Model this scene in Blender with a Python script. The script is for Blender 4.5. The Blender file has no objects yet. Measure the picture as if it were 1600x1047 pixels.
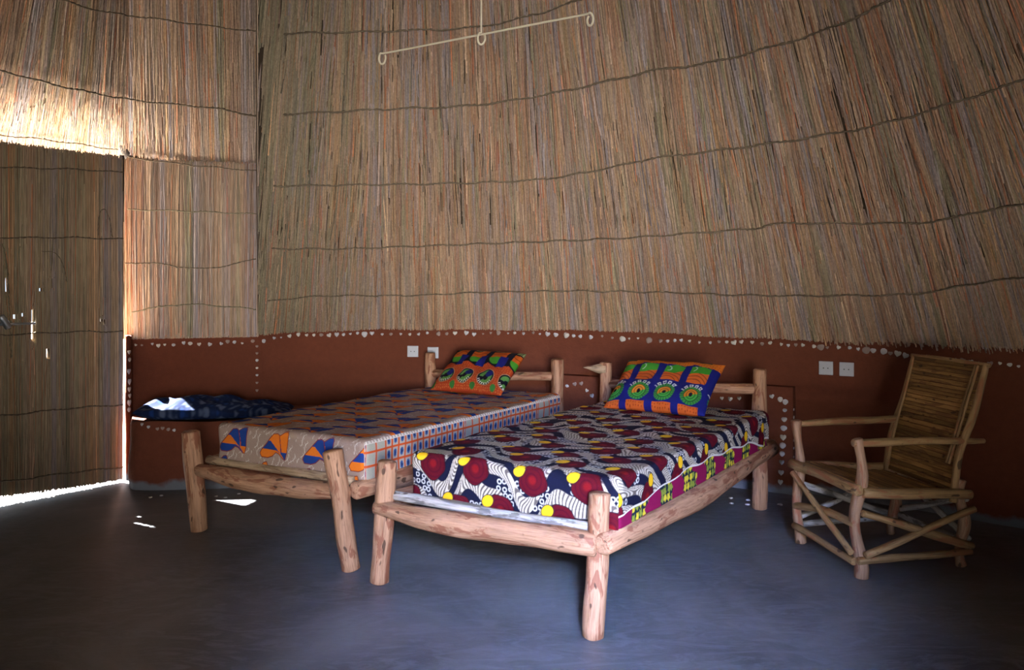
import bpy, bmesh, math, random
import numpy as np
from mathutils import Vector, Matrix
from mathutils.bvhtree import BVHTree
rnd = random.Random(7)
rng = np.random.default_rng(11)
S = bpy.context.scene
COL = S.collection
F, HX, HY, CZ = 1300.0, 800.0, 445.0, 1.3      # focal length (px), principal point, eye height (m)

# ------------------------------------------------------------------ helpers
def ray(px, py):
    return Vector(((px - HX) / F, 1.0, (HY - py) / F))

def tag(o, label=None, cat=None, group=None, kind=None):
    if label: o['label'] = label
    if cat: o['category'] = cat
    if group: o['group'] = group
    if kind: o['kind'] = kind
    return o

def empty(name, loc, label=None, cat=None, group=None, kind=None):
    o = bpy.data.objects.new(name, None); COL.objects.link(o)
    o.location = loc; o.empty_display_size = .1
    return tag(o, label, cat, group, kind)

def setattrs(me, lc=None, col=None, smooth=True):
    if lc is not None:
        a = me.attributes.new('lc', 'FLOAT_VECTOR', 'POINT')
        a.data.foreach_set('vector', np.asarray(lc, dtype=np.float32).ravel())
    if col is not None:
        c = np.ones((len(col), 4), dtype=np.float32); c[:, :3] = col
        a = me.color_attributes.new('Col', 'FLOAT_COLOR', 'POINT')
        a.data.foreach_set('color', c.ravel())
    if smooth:
        me.polygons.foreach_set('use_smooth', np.ones(len(me.polygons), dtype=bool))

def mesh_obj(name, verts, faces, mat, parent=None, lc=None, col=None, smooth=True, bevel=None):
    me = bpy.data.meshes.new(name)
    v = np.asarray(verts, dtype=float).reshape(-1, 3)
    if parent is not None: v = v - np.array(world_loc(parent))
    me.from_pydata(v.tolist(), [], faces if isinstance(faces, list) else faces.tolist())
    setattrs(me, lc, col, smooth)
    me.materials.append(mat); me.update()
    o = bpy.data.objects.new(name, me); COL.objects.link(o)
    if parent is not None: o.parent = parent
    if bevel:
        m = o.modifiers.new('bevel', 'BEVEL'); m.width = bevel; m.segments = 2; m.limit_method = 'ANGLE'
    return o

def world_loc(o):
    l = Vector((0, 0, 0))
    while o is not None: l += o.location; o = o.parent
    return l

def quads_mesh(name, V, Q, mat, parent=None, col=None, lc=None, smooth=True):
    """fast path for very large meshes"""
    me = bpy.data.meshes.new(name)
    V = np.asarray(V, dtype=np.float32)
    if parent is not None: V = V - np.array(world_loc(parent), dtype=np.float32)
    Q = np.asarray(Q, dtype=np.int32)
    me.vertices.add(len(V)); me.vertices.foreach_set('co', V.ravel())
    me.loops.add(Q.size); me.loops.foreach_set('vertex_index', Q.ravel())
    me.polygons.add(len(Q))
    me.polygons.foreach_set('loop_start', np.arange(0, Q.size, 4, dtype=np.int32))
    me.polygons.foreach_set('loop_total', np.full(len(Q), 4, dtype=np.int32))
    me.update(calc_edges=True)
    setattrs(me, lc, col, smooth)
    me.materials.append(mat)
    o = bpy.data.objects.new(name, me); COL.objects.link(o)
    if parent is not None: o.parent = parent
    return o

def catmull(pts, n):
    P = [np.array(p, dtype=float) for p in pts]
    P = [2 * P[0] - P[1]] + P + [2 * P[-1] - P[-2]]
    out = []
    for i in range(1, len(P) - 2):
        for k in range(n):
            t = k / n
            out.append(.5 * ((2 * P[i]) + (-P[i - 1] + P[i + 1]) * t + (2 * P[i - 1] - 5 * P[i] + 4 * P[i + 1] - P[i + 2]) * t * t
                             + (-P[i - 1] + 3 * P[i] - 3 * P[i + 1] + P[i + 2]) * t ** 3))
    out.append(P[-2])
    return np.array(out)

def tube(path, rad, sides=14, rough=0.0, seed=0, flat=1.0, dome=.25):
    """closed log/pole/cord along a path: returns verts, faces, lc"""
    P = np.asarray(path, dtype=float); n = len(P)
    r = np.interp(np.linspace(0, 1, n), np.linspace(0, 1, len(rad)), rad) if hasattr(rad, '__len__') else np.full(n, rad)
    R = np.random.default_rng(seed)
    T = np.gradient(P, axis=0); T /= np.linalg.norm(T, axis=1)[:, None] + 1e-12
    up = np.array([0, 0, 1.0]) if abs(T[0][2]) < .9 else np.array([0, 1.0, 0])
    a = np.cross(T[0], up); a /= np.linalg.norm(a)
    V, L = [], []
    d = np.concatenate([[0], np.cumsum(np.linalg.norm(np.diff(P, axis=0), axis=1))])
    ph = R.uniform(0, 6.28, 8)
    th = np.linspace(0, 2 * math.pi, sides, endpoint=False)
    off = R.uniform(0, 20)
    def ring(i, scale=1.0, push=0.0):
        nonlocal a
        t = T[i]; a = a - t * a.dot(t); a /= np.linalg.norm(a); b = np.cross(t, a)
        w = 1 + rough * (.5 * np.sin(2 * th + ph[0] + d[i] * 5) + .35 * np.sin(3 * th + ph[1] - d[i] * 9)
                         + .3 * np.sin(5 * th + ph[2] + d[i] * 14) + .6 * math.sin(d[i] * 11 + ph[3]) + .4 * math.sin(d[i] * 27 + ph[4]))
        rr = r[i] * w * scale
        for k in range(sides):
            V.append(P[i] + t * push + a * math.cos(th[k]) * rr[k] + b * math.sin(th[k]) * rr[k] * flat)
            L.append((math.cos(th[k]) * r[i] * scale + off, math.sin(th[k]) * r[i] * scale, d[i] + push + off))
    r0, r1 = r[0], r[-1]
    ring(0, .82, -r0 * dome * .5)
    for i in range(n): ring(i)
    ring(n - 1, .82, r1 * dome * .5)
    Fc = []
    m = n + 2
    for i in range(m - 1):
        for k in range(sides):
            k2 = (k + 1) % sides
            Fc.append((i * sides + k, i * sides + k2, (i + 1) * sides + k2, (i + 1) * sides + k))
    Fc.append(tuple(range(sides - 1, -1, -1)))
    Fc.append(tuple((m - 1) * sides + k for k in range(sides)))
    return V, Fc, L

class MB:
    def __init__(s): s.v, s.f, s.l = [], [], []
    def add(s, v, f, l=None):
        o = len(s.v); s.v += [tuple(p) for p in v]; s.f += [tuple(i + o for i in q) for q in f]
        s.l += list(l) if l is not None else [tuple(p) for p in v]
        return s
    def tube(s, path, rad, **k):
        return s.add(*tube(path, rad, **k))
    def box(s, c, ax, ay, az, hx, hy, hz):
        c = np.array(c, float); ax, ay, az = [np.array(q, float) for q in (ax, ay, az)]
        v = [c + ax * hx * i + ay * hy * j + az * hz * k for k in (-1, 1) for j in (-1, 1) for i in (-1, 1)]
        f = [(0, 2, 3, 1), (4, 5, 7, 6), (0, 1, 5, 4), (2, 6, 7, 3), (0, 4, 6, 2), (1, 3, 7, 5)]
        return s.add(v, f)
    def build(s, name, mat, parent=None, smooth=True, bevel=None):
        return mesh_obj(name, s.v, s.f, mat, parent, lc=s.l, smooth=smooth, bevel=bevel)

def straight(p, q, n=8, wob=0.0, seed=0, sag=0.0):
    p, q = np.array(p, float), np.array(q, float)
    R = np.random.default_rng(seed); t = np.linspace(0, 1, n + 1)[:, None]
    P = p + (q - p) * t
    ph = R.uniform(0, 6.28, 4)
    e = np.sin(math.pi * t)
    P = P + wob * e * np.concatenate([np.sin(5 * t + ph[0]), np.sin(6 * t + ph[1]), np.sin(4 * t + ph[2])], axis=1)
    P[:, 2:] -= sag * e
    return P

# ------------------------------------------------------------------ materials
class NT:
    def __init__(s, name):
        s.m = bpy.data.materials.new(name); s.m.use_nodes = True
        s.t = s.m.node_tree; s.n = s.t.nodes; s.b = s.n['Principled BSDF']
    def node(s, kind, **kw):
        n = s.n.new(kind)
        for k, v in kw.items(): setattr(n, k, v)
        return n
    def put(s, sock, v):
        if hasattr(v, 'is_output') or isinstance(v, bpy.types.NodeSocket): s.t.links.new(v, sock)
        else: sock.default_value = v
    def coords(s, kind='Object', scale=(1, 1, 1), attr=None):
        if attr: a = s.node('ShaderNodeAttribute', attribute_name=attr).outputs['Vector']
        else: a = s.node('ShaderNodeTexCoord').outputs[kind]
        m = s.node('ShaderNodeMapping'); m.inputs['Scale'].default_value = scale
        s.t.links.new(a, m.inputs['Vector']); return m.outputs[0]
    def noise(s, vec, scale, detail=4, rough=.55, dist=0):
        n = s.node('ShaderNodeTexNoise')
        n.inputs['Scale'].default_value = scale; n.inputs['Detail'].default_value = detail
        n.inputs['Roughness'].default_value = rough; n.inputs['Distortion'].default_value = dist
        s.t.links.new(vec, n.inputs['Vector']); return n.outputs['Fac']
    def ramp(s, fac, stops):
        r = s.node('ShaderNodeValToRGB'); s.t.links.new(fac, r.inputs[0])
        e = r.color_ramp.elements
        while len(e) < len(stops): e.new(.5)
        for i, (p, c) in enumerate(stops):
            e[i].position = p; e[i].color = (c[0], c[1], c[2], 1) if hasattr(c, '__len__') else (c, c, c, 1)
        return r.outputs[0]
    def mix(s, fac, a, b, mode='MIX'):
        m = s.node('ShaderNodeMix', data_type='RGBA', blend_type=mode)
        for sock, v in ((m.inputs[0], fac), (m.inputs[6], a), (m.inputs[7], b)):
            if isinstance(v, tuple) and len(v) == 3: v = v + (1,)
            s.put(sock, v)
        return m.outputs[2]
    def bump(s, h, strength=.3, dist=.01):
        b = s.node('ShaderNodeBump'); b.inputs['Strength'].default_value = strength; b.inputs['Distance'].default_value = dist
        s.t.links.new(h, b.inputs['Height']); s.t.links.new(b.outputs[0], s.b.inputs['Normal'])
    def out(s, col, rough=.7, spec=.3):
        if isinstance(col, tuple) and len(col) == 3: col = col + (1,)
        s.put(s.b.inputs['Base Color'], col); s.put(s.b.inputs['Roughness'], rough)
        s.b.inputs['Specular IOR Level'].default_value = spec
        return s.m

def mat_plain(name, col, rough=.6, spec=.3, var=.15, scale=30):
    t = NT(name); f = t.noise(t.coords('Object'), scale)
    c = t.mix(f, tuple(x * (1 - var) for x in col), tuple(min(1, x * (1 + var)) for x in col))
    return t.out(c, rough, spec)

def mat_straw():
    t = NT('dry_reed'); a = t.node('ShaderNodeAttribute', attribute_name='Col').outputs['Color']
    f = t.noise(t.coords('Object', (90, 90, 9)), 1.0, 3)
    c = t.mix(1.0, a, t.ramp(f, [(.25, .72), (.75, 1.22)]), 'MULTIPLY')
    t.bump(f, .35, .004)
    return t.out(c, .62, .25)

def mat_wood(name, light, dark, red, scale=1.0, vary=0.0):
    t = NT(name); v = t.coords(scale=(34 * scale, 34 * scale, 3.4 * scale), attr='lc')
    f = t.noise(v, 1.0, 6, .65, .6)
    c = t.ramp(f, [(.30, dark), (.47, light), (.70, tuple(min(1, x * 1.22) for x in light))])
    q = t.noise(t.coords(scale=(150 * scale, 150 * scale, 9 * scale), attr='lc'), 1.0, 3, .6)
    c = t.mix(1.0, c, t.ramp(q, [(.30, .62), (.52, 1.0), (.7, 1.1)]), 'MULTIPLY')
    g = t.noise(t.coords(scale=(22, 22, 5), attr='lc'), 1.0, 4, .6, .8)
    c = t.mix(t.ramp(g, [(.54, 0), (.59, .75)]), c, red)
    k = t.noise(t.coords(scale=(34, 34, 16), attr='lc'), 1.0, 1, .4)
    c = t.mix(t.ramp(k, [(.69, 0), (.74, .85)]), c, (.05, .026, .014))
    if vary:
        oi = t.node('ShaderNodeObjectInfo').outputs['Random']
        c = t.mix(1.0, c, t.ramp(oi, [(0, 1 - vary), (1, 1 + vary)]), 'MULTIPLY')
    t.bump(t.mix(.5, f, q), .6, .006)
    return t.out(c, .62, .2)

def mat_paint(name, rough=.85, bump=.25):
    t = NT(name); a = t.node('ShaderNodeAttribute', attribute_name='Col').outputs['Color']
    v = t.coords('Object', (1, 1, 1)); w = t.noise(v, 420, 2)
    c = t.mix(1.0, a, t.ramp(w, [(.3, .86), (.7, 1.1)]), 'MULTIPLY')
    t.bump(t.noise(v, 9, 4), bump, .02)
    return t.out(c, rough, .05)

def mat_mud():
    t = NT('red_mud_plaster'); v = t.coords('Object')
    f = t.noise(v, 2.2, 6, .6); g = t.noise(v, 26, 5, .6)
    c = t.mix(f, (.115, .032, .015), (.165, .046, .022))
    c = t.mix(t.ramp(g, [(.35, .35), (.65, 0)]), c, (.095, .027, .014))
    # cement splash along the foot of the wall: shaped patches of grey
    sep = t.node('ShaderNodeSeparateXYZ'); t.t.links.new(t.node('ShaderNodeTexCoord').outputs['Object'], sep.inputs[0])
    h = t.node('ShaderNodeMath', operation='MULTIPLY_ADD'); t.t.links.new(t.noise(v, 7, 4), h.inputs[0]); h.inputs[1].default_value = .12
    t.t.links.new(sep.outputs[2], h.inputs[2])
    c = t.mix(t.ramp(h.outputs[0], [(.095, 1), (.125, 0)]), c, (.15, .16, .18))
    t.bump(t.noise(v, 14, 6, .65), .5, .02)
    return t.out(c, .85, .2)

def mat_floor():
    t = NT('polished_cement'); v = t.coords('Object')
    f = t.noise(v, 1.3, 7, .62, .8); g = t.noise(t.coords('Object', (4, 11, 1)), 1.0, 7, .7, 2.2); b = t.noise(v, .6, 3)
    c = t.mix(t.ramp(f, [(.35, 0), (.65, 1)]), (.050, .053, .060), (.150, .155, .172))
    c = t.mix(t.ramp(g, [(.46, 0), (.62, .6)]), c, (.19, .20, .225))
    c = t.mix(t.ramp(b, [(.52, 0), (.70, .45)]), c, (.085, .06, .05))
    r = t.ramp(g, [(.3, .36), (.7, .55)])
    t.bump(t.noise(v, 22, 6, .7), .12, .01)
    return t.out(c, r, .45)

M = {}
M['straw'] = mat_straw()
M['mud'] = mat_mud()
M['floor'] = mat_floor()
M['log'] = mat_wood('peeled_log', (.38, .205, .115), (.24, .112, .056), (.19, .06, .03))
M['logdark'] = mat_wood('weathered_log', (.30, .16, .09), (.15, .075, .04), (.14, .05, .03))
M['greypole'] = mat_wood('grey_weathered_pole', (.40, .37, .33), (.17, .15, .13), (.10, .09, .08))
M['tanpole'] = mat_wood('tan_split_pole', (.36, .25, .15), (.20, .13, .07), (.16, .09, .05))
M['cane'] = mat_wood('peeled_cane', (.31, .19, .085), (.18, .10, .04), (.28, .11, .05), .8)
M['canered'] = mat_wood('reddish_cane_post', (.34, .20, .12), (.2, .10, .05), (.30, .10, .05), .8)
M['slat'] = mat_wood('split_cane_slat', (.27, .15, .048), (.12, .058, .02), (.13, .06, .025), .7, .45)
M['rope'] = mat_plain('bark_cord', (.15, .115, .078), .9, .1, .4, 60)
M['rope2'] = mat_plain('pale_grass_cord', (.20, .17, .11), .9, .1, .4, 60)
M['backing'] = mat_plain('old_thatch_backing', (.06, .042, .028), .95, .05, .3, 20)
M['stone1'] = mat_plain('pale_grey_chip', (.46, .45, .46), .6, .3, .2, 25)
M['stone2'] = mat_plain('warm_white_chip', (.56, .52, .46), .6, .3, .2, 25)
M['stone3'] = mat_plain('brown_grey_chip', (.27, .20, .17), .7, .3, .25, 25)
M['plastic'] = mat_plain('white_socket_plastic', (.50, .51, .54), .35, .5, .03, 5)
M['hole'] = mat_plain('dark_socket_holes', (.02, .02, .02), .6, .2, .0, 5)
M['wire'] = mat_plain('cream_painted_rod', (.66, .58, .42), .5, .3, .08, 20)
M['print'] = mat_paint('printed_cotton')
M['metal'] = mat_plain('galvanised_bolt', (.45, .5, .55), .35, .5, .1, 20); M['metal'].node_tree.nodes['Principled BSDF'].inputs['Metallic'].default_value = .8
M['sand'] = mat_plain('pale_sandy_ground', (.60, .56, .51), .95, .05, .15, 3)
M['polewood'] = mat_plain('dark_frame_pole', (.035, .025, .02), .8, .2, .3, 20)

# ------------------------------------------------------------------ plan of the hut
APEX = np.array([-.2, 1.6, 4.9])
EP = [(-1.83, 6.0), (-1.2, 6.16), (-.47, 6.13), (.10, 5.98), (.66, 5.74), (1.22, 5.48), (1.72, 5.2), (2.25, 4.85), (2.69, 4.42), (3.2, 3.85),
      (3.75, 2.9), (4.0, 1.6), (3.75, .2), (3.0, -1.2), (1.8, -2.2), (.3, -2.7), (-1.3, -2.6), (-2.8, -1.9), (-3.9, -.7), (-4.4, .9), (-4.3, 2.6), (-3.72, 4.05)]
EAVE = catmull(EP, 14)                                         # plan curve of the eave
NE = len(EAVE)
EL = np.concatenate([[0], np.cumsum(np.linalg.norm(np.diff(EAVE, axis=0), axis=1))])
EZ = .955
def eave(s):
    s = np.asarray(s, float); e = np.stack([np.interp(s, EL, EAVE[:, 0]), np.interp(s, EL, EAVE[:, 1])], axis=-1)
    neg = np.minimum(s, 0)[..., None]                          # straight on to the left of the seam
    return e + neg * np.array([.93, .368])
SVIS = EL[14 * 10]                                             # arc length seen in the picture (plus a margin)

# ---- left part beside and above the door
P0 = np.array([-1.83, 6.0]); P1 = np.array([-2.655, 5.72]); D0 = np.array([-2.57, 5.47])
DD = np.array([-.62, -.78]); DD /= np.linalg.norm(DD); DN = np.array([.78, -.62]); DN /= np.linalg.norm(DN)
BL = np.array([P0, P0 + (P1 - P0) * .5, P1, D0 + DD * .05, D0 + DD * .5, D0 + DD * 1.0, D0 + DD * 1.5, (-3.72, 4.05), (-4.3, 2.9)])
BZ = np.array([2.16, 2.17, 2.20, 2.42, 2.42, 2.42, 2.42, 2.42, 2.42])
BDIR = np.array([(.29, -.957), (.33, -.944), (.42, -.907), (.47, -.88), (.60, -.80), (.74, -.67), (.80, -.60), (.84, -.54), (.95, -.3)])
BDIR /= np.linalg.norm(BDIR, axis=1)[:, None]
BOUT = np.array([0.0, 0.0, .30, .95, .76, .76, .7, .1, .05])
BLL = np.concatenate([[0], np.cumsum(np.linalg.norm(np.diff(BL, axis=0), axis=1))])
def lroof(s, d):
    """left roof: s along the base line, d metres inward (negative = outward)"""
    x = np.interp(s, BLL, BL[:, 0]); y = np.interp(s, BLL, BL[:, 1]); z = np.interp(s, BLL, BZ)
    dx = np.interp(s, BLL, BDIR[:, 0]); dy = np.interp(s, BLL, BDIR[:, 1])
    n = np.hypot(dx, dy); dx, dy = dx / n, dy / n
    sl = np.where(np.asarray(d) > 0, .92, .62)
    return np.stack([x + dx * d, y + dy * d, z + sl * d], axis=-1)

# ------------------------------------------------------------------ floor and ground
v = [(-5, -3.4, 0), (4.7, -3.4, 0), (4.7, 6.7, 0), (-1.8, 6.7, 0), (-2.68, 5.66, 0), (-3.30, 4.88, 0), (-5, 2.72, 0)]
v += [(x, y, -.15) for x, y, z in v]
f = [(0, 1, 2, 3, 4, 5, 6), tuple(range(13, 6, -1))] + [(i, i + 7, (i + 1) % 7 + 7, (i + 1) % 7) for i in range(7)]
fl = mesh_obj('floor', v, f, M['floor'], smooth=False); tag(fl, kind='structure')
g = MB(); g.box((-4, 8, -.14), (1, 0, 0), (0, 1, 0), (0, 0, 1), 22, 22, .1)
tag(g.build('ground', M['sand'], smooth=False), kind='structure')

# ------------------------------------------------------------------ mud walls
def strip_wall(name, pts, z0, z1, th, mat=M['mud'], caps=True, wav=.012):
    """curved wall from plan points (inner face), thickness th outward (left of travel direction = out when going clockwise)"""
    P = np.array(pts, float); T = np.gradient(P, axis=0); T /= np.linalg.norm(T, axis=1)[:, None]
    N = np.stack([-T[:, 1], T[:, 0]], axis=1)
    c = np.array([-.2, 1.6]); sg = np.sign(np.sum(N * (P - c), axis=1)); N = N * sg[:, None]
    nz = 14; V = []; n = len(P)
    zz = np.linspace(z0, z1, nz)
    d = np.concatenate([[0], np.cumsum(np.linalg.norm(np.diff(P, axis=0), axis=1))])
    for k, z in enumerate(zz):
        w = wav * (np.sin(d * 5 + z * 4) + np.sin(d * 2.3 + 1 - z * 7) * .8 + np.sin(d * 11 + z * 13) * .4)
        for i in range(n): V.append((*(P[i] + N[i] * w[i]), z))
    for z in (z0, z1):
        for i in range(n): V.append((*(P[i] + N[i] * th), z))
    Fc = []
    for k in range(nz - 1):
        for i in range(n - 1): Fc.append((k * n + i, k * n + i + 1, (k + 1) * n + i + 1, (k + 1) * n + i))
    b, t = nz * n, (nz + 1) * n
    for i in range(n - 1):
        Fc.append((b + i, t + i, t + i + 1, b + i + 1))
        Fc.append(((nz - 1) * n + i, (nz - 1) * n + i + 1, t + i + 1, t + i))
        Fc.append((i, b + i, b + i + 1, i + 1))
    Fc.append(tuple([k * n for k in range(nz)] + [t, b]))
    Fc.append(tuple([n - 1, b + n - 1, t + n - 1] + [k * n + n - 1 for k in range(nz - 1, 0, -1)]))
    return tidy(mesh_obj(name, V, Fc, mat))

def tidy(o, ang=38):
    bm = bmesh.new(); bm.from_mesh(o.data); bmesh.ops.recalc_face_normals(bm, faces=bm.faces); bm.to_mesh(o.data); bm.free()
    o.data.set_sharp_from_angle(angle=math.radians(ang)); return o

def offs(P, d):
    P = np.array(P, float); T = np.gradient(P, axis=0); T /= np.linalg.norm(T, axis=1)[:, None]
    N = np.stack([-T[:, 1], T[:, 0]], axis=1); c = np.array([-.2, 1.6])
    return P + N * (np.sign(np.sum(N * (P - c), axis=1)) * d)[:, None]

WALLP = offs(EAVE, .035)
iv = 14 * 10
wall_back = strip_wall('wall_back', WALLP[:iv:2], 0, 1.35, .2); tag(wall_back, kind='structure')
tag(strip_wall('wall_right', WALLP[iv - 2:14 * 14:4], 0, 1.35, .2), kind='structure')
tag(strip_wall('wall_front', WALLP[14 * 16:14 * 19:4], 0, 1.35, .2), kind='structure')     # 14..16: doorway behind the camera
pw = np.array([WALLP[14 * 19 - 2], *WALLP[14 * 19 + 4::4], D0 + DD * 1.02])
tag(strip_wall('wall_door_side', pw, 0, 2.5, .2), kind='structure')
lw = np.array([P0 + (P0 - P1) * .02 + np.array([0, .03]), P0 * .5 + P1 * .5 + np.array([0, .03]), P1 + np.array([0.0, .02])])
lw = np.concatenate([np.linspace(lw[0], lw[1], 6)[:-1], np.linspace(lw[1], P1 + (P0 - P1) * .03 + np.array([0, .02]), 6)])
wall_left = strip_wall('wall_left', lw, 0, 1.0, .22, wav=.006); tag(wall_left, kind='structure')

# jamb of mud beside the door
def mudblock(name, poly, z0, z1, sub=10, wav=.008, seed=0, lean=0):
    R = np.random.default_rng(seed); P = []
    m = len(poly)
    for i in range(m):
        a, b = np.array(poly[i], float), np.array(poly[(i + 1) % m], float)
        for k in range(sub): P.append(a + (b - a) * k / sub)
    P = np.array(P); c = P.mean(axis=0)
    # round the corners
    for _ in range(3): P = .5 * P + .25 * np.roll(P, 1, axis=0) + .25 * np.roll(P, -1, axis=0)
    nz = 10; n = len(P); V = []
    ph = R.uniform(0, 6, 3)
    for k in range(nz + 1):
        z = z0 + (z1 - z0) * k / nz
        s = 1 + lean * (1 - k / nz)
        if k == nz: s -= .02
        for i in range(n):
            w = wav * (math.sin(i * .5 + ph[0] + z * 9) + math.sin(i * .23 + z * 17 + ph[1]))
            q = c + (P[i] - c) * s; dd = (P[i] - c) / np.linalg.norm(P[i] - c)
            V.append((*(q + dd * w), z - (.012 if k == nz else 0) + (.004 * math.sin(i) if k == nz else 0)))
    Fc = [(k * n + i, k * n + (i + 1) % n, (k + 1) * n + (i + 1) % n, (k + 1) * n + i) for k in range(nz) for i in range(n)]
    Fc.append(tuple(nz * n + i for i in range(n))); Fc.append(tuple(range(n - 1, -1, -1)))
    return tidy(mesh_obj(name, V, Fc, M['mud']), 60)
jb = mudblock('trim_1', [(-2.567, 5.515), (-2.66, 5.73), (-2.735, 5.90), (-2.66, 5.92), (-2.625, 5.72), (-2.553, 5.59)], 0, .97, 6, .004, 1)
tag(jb, kind='structure')

# ------------------------------------------------------------------ thatch
def backing(fn, ss, tt, name, mat, parent=None):
    V = [tuple(fn(s, t)) for t in tt for s in ss]; n = len(ss)
    Fc = [(j * n + i, j * n + i + 1, (j + 1) * n + i + 1, (j + 1) * n + i) for j in range(len(tt) - 1) for i in range(n - 1)]
    o = mesh_obj(name, V, Fc, mat, parent)
    m = o.modifiers.new('thick', 'SOLIDIFY'); m.thickness = .05; m.offset = 0
    return o, V, Fc
def cone(s, t):
    e = eave(s); s = np.asarray(s, float); t = np.asarray(t, float)
    z = EZ + np.interp(s, [0, .3, 1.4, 2.6, 3.8, 5.2], [-.005, .01, .038, .038, .022, .014]) + .006 * np.sin(s * 3) + .004 * np.sin(s * 9)
    return np.stack([e[..., 0] + (APEX[0] - e[..., 0]) * t, e[..., 1] + (APEX[1] - e[..., 1]) * t, z + (APEX[2] - z) * t], axis=-1)
ceiling = empty('ceiling', (-.2, 1.6, 0), kind='structure')
off_out = np.array([0, 0, 0])
def coneback(s, t):
    p = cone(s, t).copy()
    d = p[:2] - APEX[:2]; n = np.linalg.norm(d)
    if n > .01: p[:2] += d / n * .045
    return p
def coneclip(s, t):
    p = coneback(s, t)
    if s < .01:
        # slide along the row until it meets the seam plane X = -.305 Y
        lo, hi = -2.0, .3
        for _ in range(30):
            m = (lo + hi) / 2; q = coneback(m, t)
            if q[0] < -.3047 * q[1]: lo = m
            else: hi = m
        p = coneback(hi, t)
    return p
ob_c, vc, fc = backing(coneclip, EL[::4], np.linspace(.01, 1, 14), 'thatch_backing', M['backing'], ceiling)
def lb(s, d):
    p = lroof(s, d).copy(); p[2] += .045; return p
sl = np.linspace(0, BLL[-1], 40)
Vb = []; tt = np.linspace(0, 1, 10)
for t in tt:
    for s in sl:
        o_ = np.interp(s, BLL, BOUT); Vb.append(tuple(lb(s, -o_ + (2.6 + o_) * t)))
n = len(sl)
Fb = [(j * n + i, j * n + i + 1, (j + 1) * n + i + 1, (j + 1) * n + i) for j in range(9) for i in range(n - 1)]
ob_l = mesh_obj('thatch_backing', Vb, Fb, M['backing'], ceiling)
m_ = ob_l.modifiers.new('thick', 'SOLIDIFY'); m_.thickness = .05; m_.offset = 1

SH = [(-.2 + 5.08 * t * math.cos(a), 1.6 + 5.08 * t * math.sin(a), 6.05 - 3.75 * t) for t in (.001, .5, 1.0) for a in np.linspace(0, 2 * math.pi, 48, endpoint=False)]
sh_ = mesh_obj('sun_seal_cone', SH, [(j * 48 + i, j * 48 + (i + 1) % 48, (j + 1) * 48 + (i + 1) % 48, (j + 1) * 48 + i) for j in range(2) for i in range(48)], M['backing'], ceiling)  # unseen outer cone, added to seal the roof against sun leaks
sh_.modifiers.new('t', 'SOLIDIFY').thickness = .04
# straw palette: base colours of the reeds themselves, in runs of like bundles
PAL = np.array([(.30, .275, .27), (.40, .27, .15), (.40, .29, .185), (.33, .25, .18), (.42, .315, .215), (.30, .255, .205), (.35, .215, .135), (.25, .235, .15), (.29, .205, .15), (.46, .355, .24), (.34, .28, .24)])
PALG = np.array([(.27, .24, .155), (.22, .215, .14), (.31, .265, .18), (.245, .225, .165), (.33, .25, .16)])
def straw_colors(n, key, pal=PAL, amp=.11, key2=None):
    """key: run coordinate (m); neighbours in a run share a tint"""
    run = np.floor(key / .028 + 1.3 * np.sin(key * 7)).astype(int)
    if key2 is not None: run = run + 97 * np.floor(key2 / .11 + .5 * np.sin(key * 31) + 3).astype(int)
    rr = np.random.default_rng(5); table = rr.integers(0, len(pal), 4000)
    a = pal[table[run % 4000]]; b = pal[rng.integers(0, len(pal), n)]
    w = rng.uniform(.05, .5, (n, 1))
    c = a * (1 - w) + b * w
    c = c * rng.normal(1.0, amp, (n, 1)).clip(.45, 1.6)
    dk = rng.random(n) < .04; c[dk] *= .55
    br = rng.random(n) < .05; c[br] *= 1.5
    rd = rng.random(n) < .05; c[rd] *= np.array([1.15, .72, .6])
    g = c.mean(axis=1, keepdims=True); c = (g + (c - g) * 1.12) * np.array([1.02, .95, .96])
    return c.clip(.01, .8)

def straws(name, A, B, N, W, cols, mat, parent=None, seg=3, bend=.006):
    """A,B: ends (n,3); N: normal towards the viewer side (n,3); W: widths (n,)"""
    n = len(A); D = B - A; L = np.linalg.norm(D, axis=1)[:, None]; T = D / L
    X = np.cross(T, N); X /= np.linalg.norm(X, axis=1)[:, None]
    t = np.linspace(0, 1, seg + 1)
    bx = rng.normal(0, bend, (n, 1)); bn = rng.normal(0, bend * .5, (n, 1))
    V = np.zeros((n, (seg + 1), 3, 3))
    for k, tk in enumerate(t):
        c = A + D * tk + X * bx * math.sin(math.pi * tk) + N * bn * math.sin(math.pi * tk)
        w = W[:, None] * .5 * (1 - .25 * tk)
        V[:, k, 0] = c - X * w; V[:, k, 1] = c + N * w * .8; V[:, k, 2] = c + X * w
    base = (np.arange(n) * (seg + 1) * 3)[:, None, None]
    q = []
    for k in range(seg):
        for j in range(2):
            q.append([k * 3 + j, k * 3 + j + 1, (k + 1) * 3 + j + 1, (k + 1) * 3 + j])
    Q = (np.array(q)[None] + base).reshape(-1, 4)
    C = np.repeat(cols, (seg + 1) * 3, axis=0)
    return quads_mesh(name, V.reshape(-1, 3), Q, mat, parent, col=C, smooth=False)

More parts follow.
